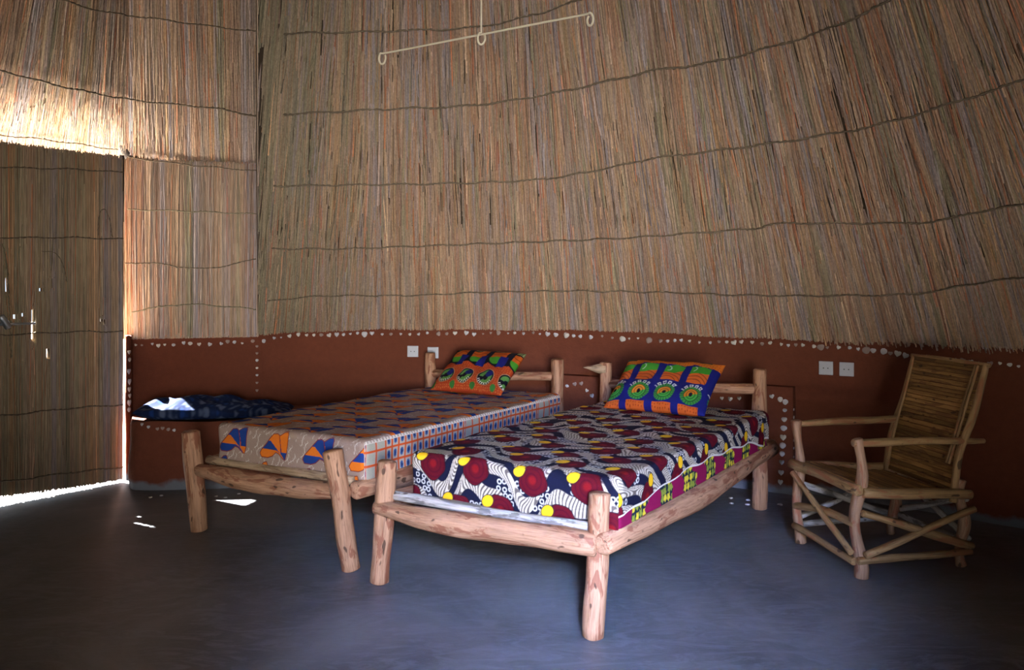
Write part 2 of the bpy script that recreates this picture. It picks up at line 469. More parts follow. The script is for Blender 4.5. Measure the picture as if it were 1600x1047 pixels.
# main cone
def cone_straws():
    n0, n1 = 9000, 30000
    s = np.concatenate([rng.uniform(-.02, SVIS, n0), rng.uniform(-1.0, SVIS, n1)])
    t0 = np.concatenate([np.abs(rng.normal(0, .0022, n0)) - .002, rng.uniform(0, .66, n1)])
    ln = np.concatenate([rng.uniform(.06, .18, n0), rng.uniform(.05, .18, n1)])
    n = n0 + n1
    # sparser towards the narrow top
    keep = rng.random(n) < (1 - t0 * .4); s, t0, ln = s[keep], t0[keep], ln[keep]; n = len(s)
    rag = (t0 < .006) & (s > 4.0) & (rng.random(n) < .25); t0[rag] -= rng.uniform(0, .012, rag.sum())
    ds = rng.normal(0, .013, n) + .012 * np.sin(s * 4) + .010 * np.sin(s * 11 + t0 * 9)
    st = rng.random(n) < .03; ds[st] += rng.normal(0, .05, st.sum())
    A = cone(s, t0); B = cone(s + ds, t0 + ln)
    gA = A[:, 0] + .3055 * A[:, 1]; gB = B[:, 0] + .3055 * B[:, 1]
    f_ = np.where((gA > 0) & (gB < 0), gA / (gA - gB + 1e-9), 1.0); B = A + (B - A) * f_[:, None]
    keep = (gA > 0) & (f_ > .15); s, t0, ln, A, B = s[keep], t0[keep], ln[keep], A[keep], B[keep]; n = len(s)
    e = eave(s); T = APEX[None] - np.concatenate([e, np.full((n, 1), EZ)], axis=1); T /= np.linalg.norm(T, axis=1)[:, None]
    e2 = eave(s + .05); H = np.concatenate([e2 - e, np.zeros((n, 1))], axis=1); H /= np.linalg.norm(H, axis=1)[:, None]
    N = np.cross(H, T); N /= np.linalg.norm(N, axis=1)[:, None]
    c = np.array([-.2, 1.6, 1.0])[None] - A; N *= np.sign(np.sum(N * c, axis=1))[:, None]
    oa = rng.uniform(-.012, .02, n)[:, None]; ob = rng.uniform(-.02, .012, n)[:, None]
    A = A + N * oa; B = B + N * ob
    W = rng.uniform(.0035, .0088, n)
    cols = straw_colors(n, s, key2=t0 + ln * .5)
    # green-grey reeds towards the seam with the door panel
    gr = rng.random(n) < np.clip(.85 - s * .9, .06, .8)
    cg = straw_colors(n, s + 50, PALG); cols[gr] = cg[gr]
    # cut lower ends are paler
    lo = t0 < .01; cols[lo] *= 1.12
    return straws('thatch_reeds', A, B, N, W, cols, M['straw'], ceiling)
cone_straws()

def left_straws():
    n = 17000
    s = rng.uniform(0, BLL[6], n)
    out = np.interp(s, BLL, BOUT)
    d0 = -out + rng.random(n) ** 1.3 * (1.7 + out); first = rng.random(n) < .22; d0[first] = (-out + rng.uniform(0, .03, n))[first]
    ln = rng.uniform(.4, 1.1, n)
    A = lroof(s, d0); B = lroof((s + rng.normal(0, .012, n)).clip(0, BLL[-1]), d0 + ln)
    dx = np.interp(s, BLL, BDIR[:, 0]); dy = np.interp(s, BLL, BDIR[:, 1])
    N = np.stack([dx * .6, dy * .6, -np.ones(n) * .8], axis=1); N /= np.linalg.norm(N, axis=1)[:, None]
    A = A + N * rng.uniform(-.01, .015, (n, 1)); B = B + N * rng.uniform(-.02, .01, (n, 1))
    cols = straw_colors(n, s + 20)
    return straws('thatch_reeds', A, B, N, rng.uniform(.004, .009, n), cols, M['straw'], ceiling)
left_straws()

# cheek between the raised part over the door and the main slope
ck = []
for z in np.linspace(2.0, 4.6, 8):
    t = (z - EZ) / (APEX[2] - EZ); pc = coneclip(0.0, t)
    d = (z - 2.16) / .92; pl = lroof(0.0, d)
    ck += [(pc[0] - .01, pc[1], z), (pl[0], pl[1] + .03, z)]
ck = [(-1.83, 6.0, .96), (-1.84, 6.03, .96)] + ck
mesh_obj('thatch_cheek', ck, [(2 * i, 2 * i + 1, 2 * i + 3, 2 * i + 2) for i in range(8)], M['backing'], ceiling).modifiers.new('t', 'SOLIDIFY').thickness = .003

# reed panel beside the door
def plane_straws(name, O, ex, w, z0, z1, N, n, pal=PAL, parent=None, lean=.0, holes=(), thick=.02, jit=.02, long=.95, jtop=.012, wid=(.0038, .008)):
    """upright reeds on a vertical plane starting at plan point O running along ex"""
    u = rng.uniform(0, w, n); mode = rng.random(n)
    L = z1 - z0
    lo = np.where(mode < .72, z0(u) if callable(z0) else z0, 0) if False else None
    za = np.full(n, z0, float) + np.abs(rng.normal(0, jit, n)); zb = za + L * rng.uniform(.5, long, n)
    up = mode < .5
    zb[up] = z1 + rng.normal(0, jtop, up.sum()); za[up] = zb[up] - L * rng.uniform(.5, long, up.sum())
    za = np.maximum(za, z0 + rng.normal(0, jit, n)); zb = np.minimum(zb, z1 + rng.normal(0, jtop, n))
    du = rng.normal(0, .010, n) + lean
    for hu, hz, hr, hh in holes:                             # reeds crossing a hole become a lower and an upper piece
        hit = (np.abs(u + du * .5 - hu) < hr + .010) & (za < hz + hh) & (zb > hz - hh)
        k_ = hit.sum(); top = zb[hit].copy()
        lowz = hz - hh * rng.uniform(.8, 1.4, k_)
        uu, dd_ = u[hit].copy(), du[hit].copy(); ua = hz + hh * rng.uniform(.8, 1.3, k_)
        zb[hit] = lowz
        u, du, za, zb = np.concatenate([u, uu]), np.concatenate([du, dd_]), np.concatenate([za, ua]), np.concatenate([zb, top])
        ok = zb > za + .02; u, du, za, zb = u[ok], du[ok], za[ok], zb[ok]
    n = len(u)
    O3 = np.array([O[0], O[1], 0]); ex3 = np.array([ex[0], ex[1], 0]); N3 = np.array([N[0], N[1], 0.])
    o1 = rng.uniform(.0, thick, (n, 1)); 
    A = O3 + ex3 * u[:, None] + N3 * o1; A[:, 2] = za
    B = O3 + ex3 * (u + du).clip(0, w)[:, None] + N3 * (o1 + rng.normal(0, .004, (n, 1))); B[:, 2] = zb
    cols = straw_colors(n, u * 1.0 + 7 * w, pal)
    return A, B, np.repeat(N3[None], n, axis=0), rng.uniform(*wid, n), cols

pd_ = (P1 - P0); pl_ = np.linalg.norm(pd_); pd_ /= pl_; pn_ = np.array([pd_[1], -pd_[0]]); 
if pn_.dot(np.array([0, -1])) < 0: pn_ = -pn_
panel = empty('reed_panel', (P0[0], P0[1], .9), 'pale upright reed panel tied in five rows over the wall, right of the door', 'reed panel')
PALP = PAL * 1.08 + .015
A, B, N, W, C = plane_straws('r', P0 + pn_ * .03, pd_, pl_ + .02, .925, 2.16, pn_, 5200, PALP, lean=0.0, jit=.014)
straws('reeds', A, B, N, W, C, M['straw'], panel)
bk = MB(); cpt = P0 + pd_ * pl_ / 2 + pn_ * .012
bk.box((cpt[0], cpt[1], 1.56), (pd_[0], pd_[1], 0), (pn_[0], pn_[1], 0), (0, 0, 1), pl_ / 2, .012, .60)
bk.build('backing', M['backing'], panel, smooth=False)

# ------------------------------------------------------------------ door
door = empty('door_1', (D0[0], D0[1], 0), kind='structure')
DW, DH = 1.0, 2.135
sun_dir = np.array([.863, -.505]); TANEL = .99
holes = [(.44, 1.31, .008, .035), (.50, 1.27, .006, .012), (.545, 1.06, .009, .11), (.645, 1.11, .010, .016), (.675, 1.07, .009, .02), (.69, 1.30, .008, .05), (.46, .88, .006, .035), (.115, 1.06, .004, .02), (.135, 1.08, .004, .02), (.60, 1.12, .008, .012)]
hu = [h for h in holes]
# backing grid with the holes left out, in upright strips
us = sorted(set([0.004, DW] + [round(h[0] + e * h[2], 4) for h in holes for e in (-1, 1)]))
V, Fc = [], []
def bq(u0, u1, z0, z1):
    for (u, z, e) in ((u0, z0, 0), (u1, z0, 0), (u1, z1, 0), (u0, z1, 0), (u0, z0, 1), (u1, z0, 1), (u1, z1, 1), (u0, z1, 1)):
        p = D0 + DD * u - DN * (.012 * e); V.append((p[0], p[1], z))
    b = len(V) - 8
    Fc.extend([(b, b + 1, b + 2, b + 3), (b + 7, b + 6, b + 5, b + 4), (b, b + 4, b + 5, b + 1), (b + 3, b + 2, b + 6, b + 7), (b, b + 3, b + 7, b + 4), (b + 1, b + 5, b + 6, b + 2)])
for i in range(len(us) - 1):
    um = (us[i] + us[i + 1]) / 2; cuts = sorted([(h[1] - h[3], h[1] + h[3]) for h in holes if abs(h[0] - um) < h[2]])
    z = .03 + .075 * um
    for a, b in cuts: bq(us[i], us[i + 1], z, a); z = b
    bq(us[i], us[i + 1], z, DH - .01)
mesh_obj('backing', V, Fc, M['backing'], door, smooth=False)
PALD = np.concatenate([PALG * 1.05, PAL[:5] * .92])
for side, nn in ((1, 5600), (-1, 1300)):
    A, B, N, W, C = plane_straws('r', D0 + DN * (0 if side > 0 else -.013), DD, DW, .02, DH, DN * side, nn, PALD, holes=holes, thick=.02, jit=.012)
    dist = (A[:, :2] - D0) @ DD; A[:, 2] = np.maximum(A[:, 2], .012 + .075 * dist + rng.normal(0, .008, len(A)))
    straws('reeds', A, B, N, W, C, M['straw'], door)
def cord(pts3, r=.006, seed=0, sub=10, knot=.035):
    r = r * .72
    P = catmull(pts3, sub); n = len(P)
    R = np.random.default_rng(seed)
    d = np.concatenate([[0], np.cumsum(np.linalg.norm(np.diff(P, axis=0), axis=1))])
    m = max(8, int(d[-1] / .012)); q = np.linspace(0, d[-1], m)
    P = np.stack([np.interp(q, d, P[:, k]) for k in range(3)], axis=1)
    P += R.normal(0, .0012, P.shape); P[:, 2] += .004 * np.sin(q * 23 + seed)
    rad = r * (1 + .35 * np.sin(q / knot * 6.28) + R.normal(0, .12, m))
    return tube(P, rad.clip(r * .4), sides=6, seed=seed)
def door_cord(zs, seed):
    pts = []
    for k, z in enumerate(zs):
        u = DW * k / (len(zs) - 1); p = D0 + DD * u + DN * .028; pts.append((p[0], p[1], z))
    MB().add(*cord(pts, .006, seed)).build('binding_cord', M['rope'], door)
def zdoor(x, y):
    r_ = ray(x, y); t = (D0[0] * DN[0] + D0[1] * DN[1]) / (r_.x * DN[0] + r_.y * DN[1]); return CZ + r_.z * t
for k, (ya, yb) in enumerate(((270, 260), (374, 370), (518, 522), (632, 648), (729, 752))):
    za, zb = zdoor(188, ya), zdoor(0, yb); door_cord([za, (za + zb) / 2 + .004, zb - .004, zb + (zb - za) * .5], k)
# loop of vine caught on the door
lp = [(150, 365), (152, 335), (160, 330), (168, 345), (172, 366)]
def ondoor(x, y, o=.03):
    r_ = ray(x, y); t = (D0[0] * DN[0] + D0[1] * DN[1]) / (r_.x * DN[0] + r_.y * DN[1]); p = np.array(r_) * t; p[2] += CZ; p[:2] += DN * o; return p
MB().add(*cord([ondoor(150, 368), ondoor(151, 338), ondoor(160, 328), ondoor(168, 345), ondoor(172, 370)], .0035, 41)).build('loose_vine', M['rope'], door)
MB().add(*cord([ondoor(62, 392), ondoor(82, 395), ondoor(95, 415), ondoor(101, 440)], .003, 42)).build('loose_vine', M['rope'], door)
MB().add(*cord([ondoor(0, 380), ondoor(8, 420), ondoor(12, 500), ondoor(14, 560)], .005, 43)).build('loose_vine', M['rope2'], door)
b = MB(); b.tube(straight(ondoor(-12, 507), ondoor(52, 505), 6), .007, sides=8); b.build('bolt', M['metal'], door)
b = MB(); b.tube(straight(ondoor(-2, 494), ondoor(10, 512), 4), .02, sides=10); b.build('latch', M['metal'], door)
# frame post at the door's closing edge
fp = empty('door_frame_post', (-2.6, 5.55, 0)); fp.name = 'trim_2'; tag(fp, kind='structure')
b = MB(); b.tube(straight((-2.598, 5.54, 1.72), (-2.596, 5.54, 2.16), 5, .003, 1), .013, sides=10); b.build('post', M['polewood'], fp)
# lintel over the panel, dark gap filler between panel and left roof
b = MB(); b.tube(straight((P0[0], P0[1] + .05, 2.15), (P1[0], P1[1] + .05, 2.17), 6), .03, sides=8); b.tube(straight((P1[0], P1[1] + .05, 2.17), (D0[0] - .08, D0[1] + .1, 2.36), 4), .03, sides=8)
b.build('lintel', M['polewood'], fp)

# ------------------------------------------------------------------ binding cords of the thatch
bvc = BVHTree.FromPolygons([tuple(cone(s, t)) for t in np.linspace(0, 1, 30) for s in EL[::3]],
                           [(j * len(EL[::3]) + i, j * len(EL[::3]) + i + 1, (j + 1) * len(EL[::3]) + i + 1, (j + 1) * len(EL[::3]) + i) for j in range(29) for i in range(len(EL[::3]) - 1)])
_V = [tuple(lroof(s, d)) for d in np.linspace(-.5, 2.6, 24) for s in np.linspace(0, BLL[-1], 60)]
bvl = BVHTree.FromPolygons(_V, [(j * 60 + i, j * 60 + i + 1, (j + 1) * 60 + i + 1, (j + 1) * 60 + i) for j in range(23) for i in range(59)])
_V = [tuple(np.array([*(P0 + pn_ * .03 + pd_ * u), z])) for z in (.5, 3.0) for u in (-.1, 1.2)]
bvp = BVHTree.FromPolygons(_V, [(0, 1, 3, 2)])
CAM = Vector((0, 0, CZ))
def hit(bv, x, y, off=.0):
    r_ = ray(x, y).normalized(); h = bv.ray_cast(CAM, r_)
    if h[0] is None: return None, None
    n = h[1] if h[1].dot(r_) < 0 else -h[1]
    return h[0] + n * off, n
def rope_px(pts, bv, parent, mat, r=.0065, seed=0, off=.028):
    P = catmull(pts, 6); q = [hit(bv, x, y, off)[0] for x, y in P]; q = [p for p in q if p is not None]
    return MB().add(*cord(q, r, seed, 3)).build('binding_cord', mat, parent)
rope_px([(402, 468), (500, 458), (640, 457), (760, 452), (900, 450), (1040, 452), (1200, 457), (1400, 455), (1470, 448), (1520, 438), (1640, 424), (1900, 405), (2200, 375)], bvc, ceiling, M['rope'], seed=1)
rope_px([(402, 384), (530, 384), (600, 382), (760, 376), (960, 368), (1100, 358), (1180, 352), (1230, 344), (1440, 342), (1530, 325), (1640, 306), (1900, 255), (2200, 190)], bvc, ceiling, M['rope'], .007, 2)
rope_px([(402, 286), (550, 284), (700, 282), (850, 275), (960, 256), (1020, 243), (1100, 233), (1240, 214), (1380, 188), (1500, 152), (1640, 104), (1900, 0), (2100, -90)], bvc, ceiling, M['rope'], .007, 3)
rope_px([(410, 175), (600, 166), (740, 160), (860, 142), (960, 120), (1040, 102), (1100, 95), (1200, 70), (1300, 38), (1400, -8), (1560, -90), (1700, -170)], bvc, ceiling, M['rope'], .007, 4)
rope_px([(415, 48), (500, 46), (600, 44), (740, 38), (830, 20), (900, -2), (960, -20)], bvc, ceiling, M['rope'], .006, 5)
rope_px([(-40, 96), (0, 106), (100, 132), (190, 150), (260, 158), (340, 166), (400, 178)], bvl, ceiling, M['rope'], .008, 6)
rope_px([(90, -6), (150, 12), (200, 20), (290, 32), (400, 46)], bvl, ceiling, M['rope'], .006, 7)
rope_px([(-20, 204), (60, 212), (120, 220), (186, 230)], bvl, ceiling, M['rope'], .006, 8)
for k, pl4 in enumerate(([(200, 247), (290, 258), (400, 268)], [(200, 328), (300, 331), (400, 335)], [(196, 411), (250, 413), (310, 420), (360, 414), (400, 404)], [(206, 487), (280, 476), (340, 478), (400, 483)])):
    rope_px(pl4, bvp, panel, M['rope2'] if k % 2 else M['rope'], .006, 20 + k)

# ------------------------------------------------------------------ mud bench and raised mud panel
bench = mudblock('mud_bench', [(-2.42, 5.26), (-1.45, 5.36), (-1.36, 6.02), (-1.9, 5.99), (-2.60, 5.74)], 0, .44, 10, .006, 3, .02)
tag(bench, 'red mud bench built into the wall beside the door', 'bench')
WB = [h for h in WALLP]
rel = []
for px in np.linspace(858, 1238, 14):
    # inner face of the wall below that pixel column
    u = (px - HX) / F
    best = min(range(len(WALLP[:iv])), key=lambda i: abs(WALLP[i][0] / WALLP[i][1] - u) if WALLP[i][1] > 0 else 9)
    rel.append(WALLP[best])
rel_in = offs(np.array(rel), -.07)
relief = strip_wall('wall_relief', rel_in, 0, .665, .12, wav=.004); relief.name = 'trim_3'; tag(relief, kind='structure')

# ------------------------------------------------------------------ pale chips pressed into the mud
def heart_mesh(k):
    R = np.random.default_rng(60 + k); pts = []
    for i in range(16):
        a = i / 16 * 2 * math.pi
        x = 16 * math.sin(a) ** 3; y = 13 * math.cos(a) - 5 * math.cos(2 * a) - 2 * math.cos(3 * a) - math.cos(4 * a)
        w = (.6, .35, .8, .2)[k % 4]
        cx, cy = 15 * math.sin(a), 14 * math.cos(a)
        pts.append(((x * w + cx * (1 - w)) / 34 * (1 + R.normal(0, .05)), (y * w + cy * (1 - w)) / 34 * (1 + R.normal(0, .05))))
    V = [(x, y, -.1) for x, y in pts] + [(x * 1.0, y * 1.0, .08) for x, y in pts] + [(x * .72, y * .72, .2) for x, y in pts] + [(0, 0, .23)]
    Fc = [(r * 16 + i, r * 16 + (i + 1) % 16, (r + 1) * 16 + (i + 1) % 16, (r + 1) * 16 + i) for r in range(2) for i in range(16)]
    Fc += [(32 + i, 32 + (i + 1) % 16, 48) for i in range(16)]
    return V, Fc
CHM = {}
for k in range(4):
    for mi, mm in enumerate(('stone1', 'stone2', 'stone3')):
        me = bpy.data.meshes.new('wall_chip'); V, Fc = heart_mesh(k); me.from_pydata(V, [], Fc); me.materials.append(M[mm])
        me.polygons.foreach_set('use_smooth', [True] * len(me.polygons)); CHM[(k, mi)] = me
def bvh_of(o):
    me = o.data; mw = world_loc(o)
    return BVHTree.FromPolygons([tuple(v.co + mw) for v in me.vertices], [tuple(p.vertices) for p in me.polygons])
bvw = {o: bvh_of(o) for o in (wall_back, wall_left, jb, bench, relief)}
def chip(x, y, size, hosts, dark=.15, rot=None):
    r_ = ray(x, y).normalized(); best = None
    for o in hosts:
        h = bvw[o].ray_cast(CAM, r_)
        if h[0] is not None and (best is None or h[3] < best[1][3]): best = (o, h)
    if best is None: return
    o, h = best; n = h[1] if h[1].dot(r_) < 0 else -h[1]
    q = rnd.random(); mi = 2 if q < dark else (1 if q < .5 else 0)
    c = bpy.data.objects.new('wall_chip', CHM[(rnd.randrange(4), mi)]); COL.objects.link(c)
    c.parent = o
    zax = n.normalized(); xax = Vector((0, 0, 1)).cross(zax)
    if xax.length < .1: xax = Vector((1, 0, 0))
    xax.normalize(); yax = zax.cross(xax)
    mt = Matrix((xax, yax, zax)).transposed().to_4x4()
    mt = mt @ Matrix.Rotation(rot if rot is not None else rnd.uniform(-.5, .5), 4, 'Z')
    s = size * rnd.uniform(.85, 1.15)
    mt = mt @ Matrix.Diagonal((s, s * rnd.uniform(.9, 1.2), s * .6, 1))
    mt.translation = h[0] + n * .001 - world_loc(o)
    c.matrix_local = mt
def edge_y(x):
    return np.interp(x, [200, 330, 404, 460, 560, 700, 830, 950, 1070, 1190, 1350, 1480, 1600, 1900], [540, 536, 534, 523, 521.5, 520.5, 521, 527, 533, 536, 546, 562, 572, 592])
x = 212
while x < 396:
    chip(x, edge_y(x) + rnd.uniform(-2, 2), rnd.choice((.02, .03, .045)), [wall_left, jb]); x += rnd.uniform(9, 18)
x = 412
while x < 1800:
    big = rnd.random() < .3; sz = rnd.uniform(.034, .046) if big else rnd.uniform(.018, .030)
    chip(x, edge_y(x) + rnd.uniform(-1.5, 1.5), sz, [wall_back], .22); x += rnd.uniform(10, 18)
for y in (550, 562, 580, 596, 608, 618, 629, 640): chip(202 + rnd.uniform(-1, 1), y, rnd.uniform(.03, .045), [wall_left, jb], rot=0)
for y in (541, 552, 563, 575, 586, 598, 610): chip(401.5, y, .024, [wall_left, wall_back], rot=0)
for y in (628, 641, 655, 669, 683, 696, 709, 722, 738, 753): chip(1227 - (y - 628) * .06, y, rnd.uniform(.032, .046), [relief], .1, rot=0)
for y in (640, 652, 664, 676, 688, 700, 714, 728, 744): chip(1240, y, .024, [relief, wall_back], .2)
for x, y in ((886, 603), (898, 600), (908, 599), (917, 610), (925, 618), (1128, 622), (1141, 623), (1155, 622), (1206, 619), (1219, 624)): chip(x, y, .032, [relief, wall_back], .2)
for x, y in ((222, 663), (232, 667), (246, 670), (254, 669), (263, 671), (272, 672)): chip(x, y, .026, [bench], .4)

# loose chips on the floor
def floor_chip(x, y, label, s=.03):
    t = CZ / ((y - HY) / F); o = bpy.data.objects.new('floor_chip', CHM[(rnd.randrange(4), rnd.randrange(2))]); COL.objects.link(o)
    o.location = ((x - HX) / F * t, t, .003); o.scale = (s, s, s * .6); o.rotation_euler = (0, 0, rnd.uniform(0, 6))
    tag(o, label, 'stone chip', 'pale chips lying on the floor by the wall')
for x, y in ((1114, 777), (1142, 779), (1143, 787), (1169, 782), (1168, 789)):
    floor_chip(x, y, 'small pale chip set in the floor edge behind the front bed')
for x, y in ((235, 778), (252, 775), (338, 776), (352, 778), (373, 772)):
    floor_chip(x, y, 'small pale chip on the floor below the mud bench', .026)
floor_chip(1219, 789, 'pale chip on the floor at the foot of the raised mud panel', .035)

# ------------------------------------------------------------------ sockets
def socket(px, py, label, w=.083):
    h = bvw[wall_back].ray_cast(CAM, ray(px, py).normalized()); p = h[0]; n = h[1] if h[1].y < 0 else -h[1]
    n = Vector((n.x, n.y, 0)).normalized(); xa = Vector((-n.y, n.x, 0)) * -1
    if xa.x < 0: xa = -xa
    p = p + n * .006
    r_ = empty('wall_socket', p, label, 'socket', 'white double wall sockets')
    b = MB(); b.box(p, xa, (0, 0, 1), n, w / 2, w / 2, .006); b.build('plate', M['plastic'], r_, smooth=False, bevel=.003)
    b = MB()
    b.box(p + n * .0065 + Vector((0, 0, .004)), xa, (0, 0, 1), n, w * .30, w * .17, .0012); b.build('insert', M['plastic'], r_, smooth=False, bevel=.0008)
    b = MB()
    for sx in (-.013, .013): b.box(p + n * .0078 + xa * sx, xa, (0, 0, 1), n, .003, .003, .0008)
    b.build('holes', M['hole'], r_, smooth=False)
socket(645.5, 549, 'white wall socket left of the rear bed\'s headpost')
socket(677, 551, 'white wall socket half hidden behind the rear bed\'s left headpost')
socket(1291, 575, 'white wall socket, left one of the pair beside the chair back')
socket(1323, 577, 'white wall socket, right one of the pair beside the chair back')

# ------------------------------------------------------------------ beds
def bedlog(root, name, p, q, r, mat, seed, wob=.006, rough=.07, sag=0, n=14, flat=1.0, sides=20):
    MB().tube(straight(p, q, n, wob, seed, sag), r, sides=sides, rough=rough, seed=seed, flat=flat).build(name, mat, root)

def bed(label, FR, FL, BR, BL, tops, slatmat, seed, fr_z, side0=-.02):
    """posts as (x,y,xtop,ztop)"""
    root = empty('log_bed_frame', (FR[0], FR[1], 0), label, 'bed frame', 'log bed frames')
    FR, FL, BR, BL = [np.array(q, float) for q in (FR, FL, BR, BL)]
    el = (BR - FR) / np.linalg.norm(BR - FR); er = np.array([el[1], -el[0]])
    for k, (b_, (xt, zt, r0, r1)) in enumerate(zip((FR, FL, BR, BL), tops)):
        bedlog(root, 'post', (b_[0], b_[1], .004), (xt, b_[1], zt), (r0, (r0 + r1) / 2 * 1.03, r1), M['log'], seed + k, .005, .06)
    e3 = lambda p, z: (p[0], p[1], z)
    zl, zr = fr_z
    bedlog(root, 'foot_rail', e3(FL - er * .005 - el * .012, zl + .0), e3(FR + er * (.02 if side0 < 0 else -.012) - el * .01, zr), (.030, .047, .052, .048, .042 if side0 < 0 else .030), M['log'], seed + 10, .008, .07, .014)
    bedlog(root, 'side_rail', e3(FR + er * (.052 if side0 < 0 else .022) + el * side0, zr + .01), e3(BR + er * .052 + el * .055, .352), (.042, .054, .060, .055, .046), M['log'], seed + 11, .01, .06, .012)
    bedlog(root, 'side_rail', e3(FL + er * .01 + el * .09, .34), e3(BL - er * .045 + el * .04, .34), (.045, .05, .045), M['log'], seed + 12, .01, .06)
    bedlog(root, 'head_rail', e3(BL - er * .03 - el * .0, .665), e3(BR + er * .01, .695), (.028, .032, .028), M['log'], seed + 13, .006, .05)
    bedlog(root, 'head_rail', e3(BL - er * .02, .35), e3(BR + er * .02, .35), (.04, .042, .04), M['log'], seed + 14, .006, .05)
    L = np.linalg.norm(BR - FR)
    for k in range(9):
        a = .045 + k * (L - .10) / 8
        p, q = FL + el * a - er * .03, FR + el * a + er * .045
        if k == 0:
            p, q = FL + el * .035 + er * .03, FR + el * .035 - er * .02
        bedlog(root, 'slat', e3(p, zl + .048 if k == 0 else .39), e3(q, zr + .046 if k == 0 else .39), .021 if k == 0 else .018, slatmat, seed + 20 + k, .004, .10, .004)
    return root, el, er

Bf = dict(FR=(.300, 3.073), FL=(-.579, 3.634), BR=(1.437, 4.829), BL=(.60, 5.32))
Af = dict(FR=(-.735, 3.798), FL=(-1.655, 4.401), BR=(.30, 5.49), BL=(-.585, 5.95))
rootB, elB, erB = bed('pale log bed frame in front, carrying the black, maroon and yellow printed sheet', **Bf,
    tops=((.324, .527, .041, .039), (-.545, .526, .042, .041), (1.441, .806, .042, .040), (.60, .80, .038, .038)), slatmat=M['greypole'], seed=100, fr_z=(.332, .345))
rootA, elA, erA = bed('pale log bed frame behind, carrying the taupe and orange printed sheet', **Af,
    tops=((-.818, .54, .043, .045), (-1.70, .521, .045, .047), (.30, .805, .043, .043), (-.585, .81, .040, .038)), slatmat=M['tanpole'], seed=200, fr_z=(.325, .352), side0=.01)
# pointed stub on the left headpost of the front bed
p_ = np.array([.60, 5.32]); bb = MB()
bb.tube(straight((p_[0] + .0, p_[1] - .02, .762), (p_[0] - .14, p_[1] + .03, .770), 6), (.030, .030, .022, .012, .004), sides=10, rough=.1, seed=5)
bb.build('pointed_stub', M['tanpole'], rootB)

# ------------------------------------------------------------------ cloth painting
def sstep(a, b, x): t = np.clip((x - a) / (b - a), 0, 1); return t * t * (3 - 2 * t)
def over(C, mask, col): 
    mask = np.clip(mask, 0, 1)[..., None]; return C * (1 - mask) + np.array(col) * mask
def inside(d, w=.0015): return 1 - sstep(-w, w, d)           # signed distance -> coverage
def hsh(a, b, k=0):
    return np.mod(np.sin(a * 127.1 + b * 311.7 + k * 74.7) * 43758.5453, 1.0)

def paint_roses(u, v):
    u = u / 1.22; v = v / 1.22
    navy = (.008, .009, .024); cream = (.52, .46, .37); maroon = (.085, .005, .011); yellow = (.72, .42, .015)
    C = np.zeros(u.shape + (3,)) + np.array(navy)
    # wavy cream bands with fine dark stripes
    ph = v / .115 + .62 * np.sin(u * 2 * math.pi / .36 + 1.3 * np.sin(v * 9)) + .25 * np.sin(u * 37)
    band = np.mod(ph, 1.0)
    m = sstep(.06, .10, band) * (1 - sstep(.58, .62, band))
    C = over(C, m, cream)
    st = np.mod((u + .018 * np.sin(band * 5) + .02 * np.sin(v * 31)) / .0125, 1.0)
    C = over(C, m * (1 - sstep(.16, .30, np.abs(st - .5))) * .85, (.04, .03, .03))
    # white ringlets in the dark areas
    g = .023; iu, iv_ = np.floor(u / g), np.floor(v / g)
    cu = (iu + .5 + .3 * (hsh(iu, iv_) - .5)) * g; cv = (iv_ + .5 + .3 * (hsh(iu, iv_, 3) - .5)) * g
    on = hsh(np.floor(u / (g * 3)), np.floor(v / (g * 2)), 9) > .55
    d = np.abs(np.hypot(u - cu, v - cv) - .0072) - .0021
    C = over(C, inside(d) * (1 - m) * on, (.50, .49, .47))
    # maroon spirals and yellow ovals on a staggered lattice
    gu, gv = .205, .125
    for di in (-1, 0, 1):
        for dj in (-1, 0, 1):
            j = np.floor(v / gv) + dj
            sh = np.mod(j, 2) * .5
            i = np.floor(u / gu - sh) + di
            cu = (i + .5 + sh + .20 * (hsh(i, j) - .5)) * gu; cv = (j + .5 + .35 * (hsh(i, j, 1) - .5)) * gv
            R = .043 + .012 * hsh(i, j, 2)
            dx, dy = u - cu, v - cv; r = np.hypot(dx, dy); a = np.arctan2(dy, dx)
            rr = r * (1 + .05 * np.sin(3 * a + i) + .04 * np.sin(5 * a))
            C = over(C, inside(rr - R - .003), (.012, .008, .015))
            msk = inside(rr - R)
            sp = np.mod(r / .017 - a / (2 * math.pi), 1.0)
            colr = over(np.zeros(u.shape + (3,)) + np.array(maroon), sstep(.60, .8, np.abs(sp - .5) * 2) * .6, (.05, .003, .012))
            colr = over(colr, inside(r - .014, .006) * .8, (.20, .008, .010))
            C = C * (1 - msk[..., None]) + colr * msk[..., None]
            ox, oy = u - (cu - .052), v - (cv + .026)
            e = np.hypot((ox * .8 + oy * .6) / 1.25, (-ox * .6 + oy * .8)) - .0185
            C = over(C, inside(e - .003), (.015, .012, .02)); C = over(C, inside(e), yellow)
    return C

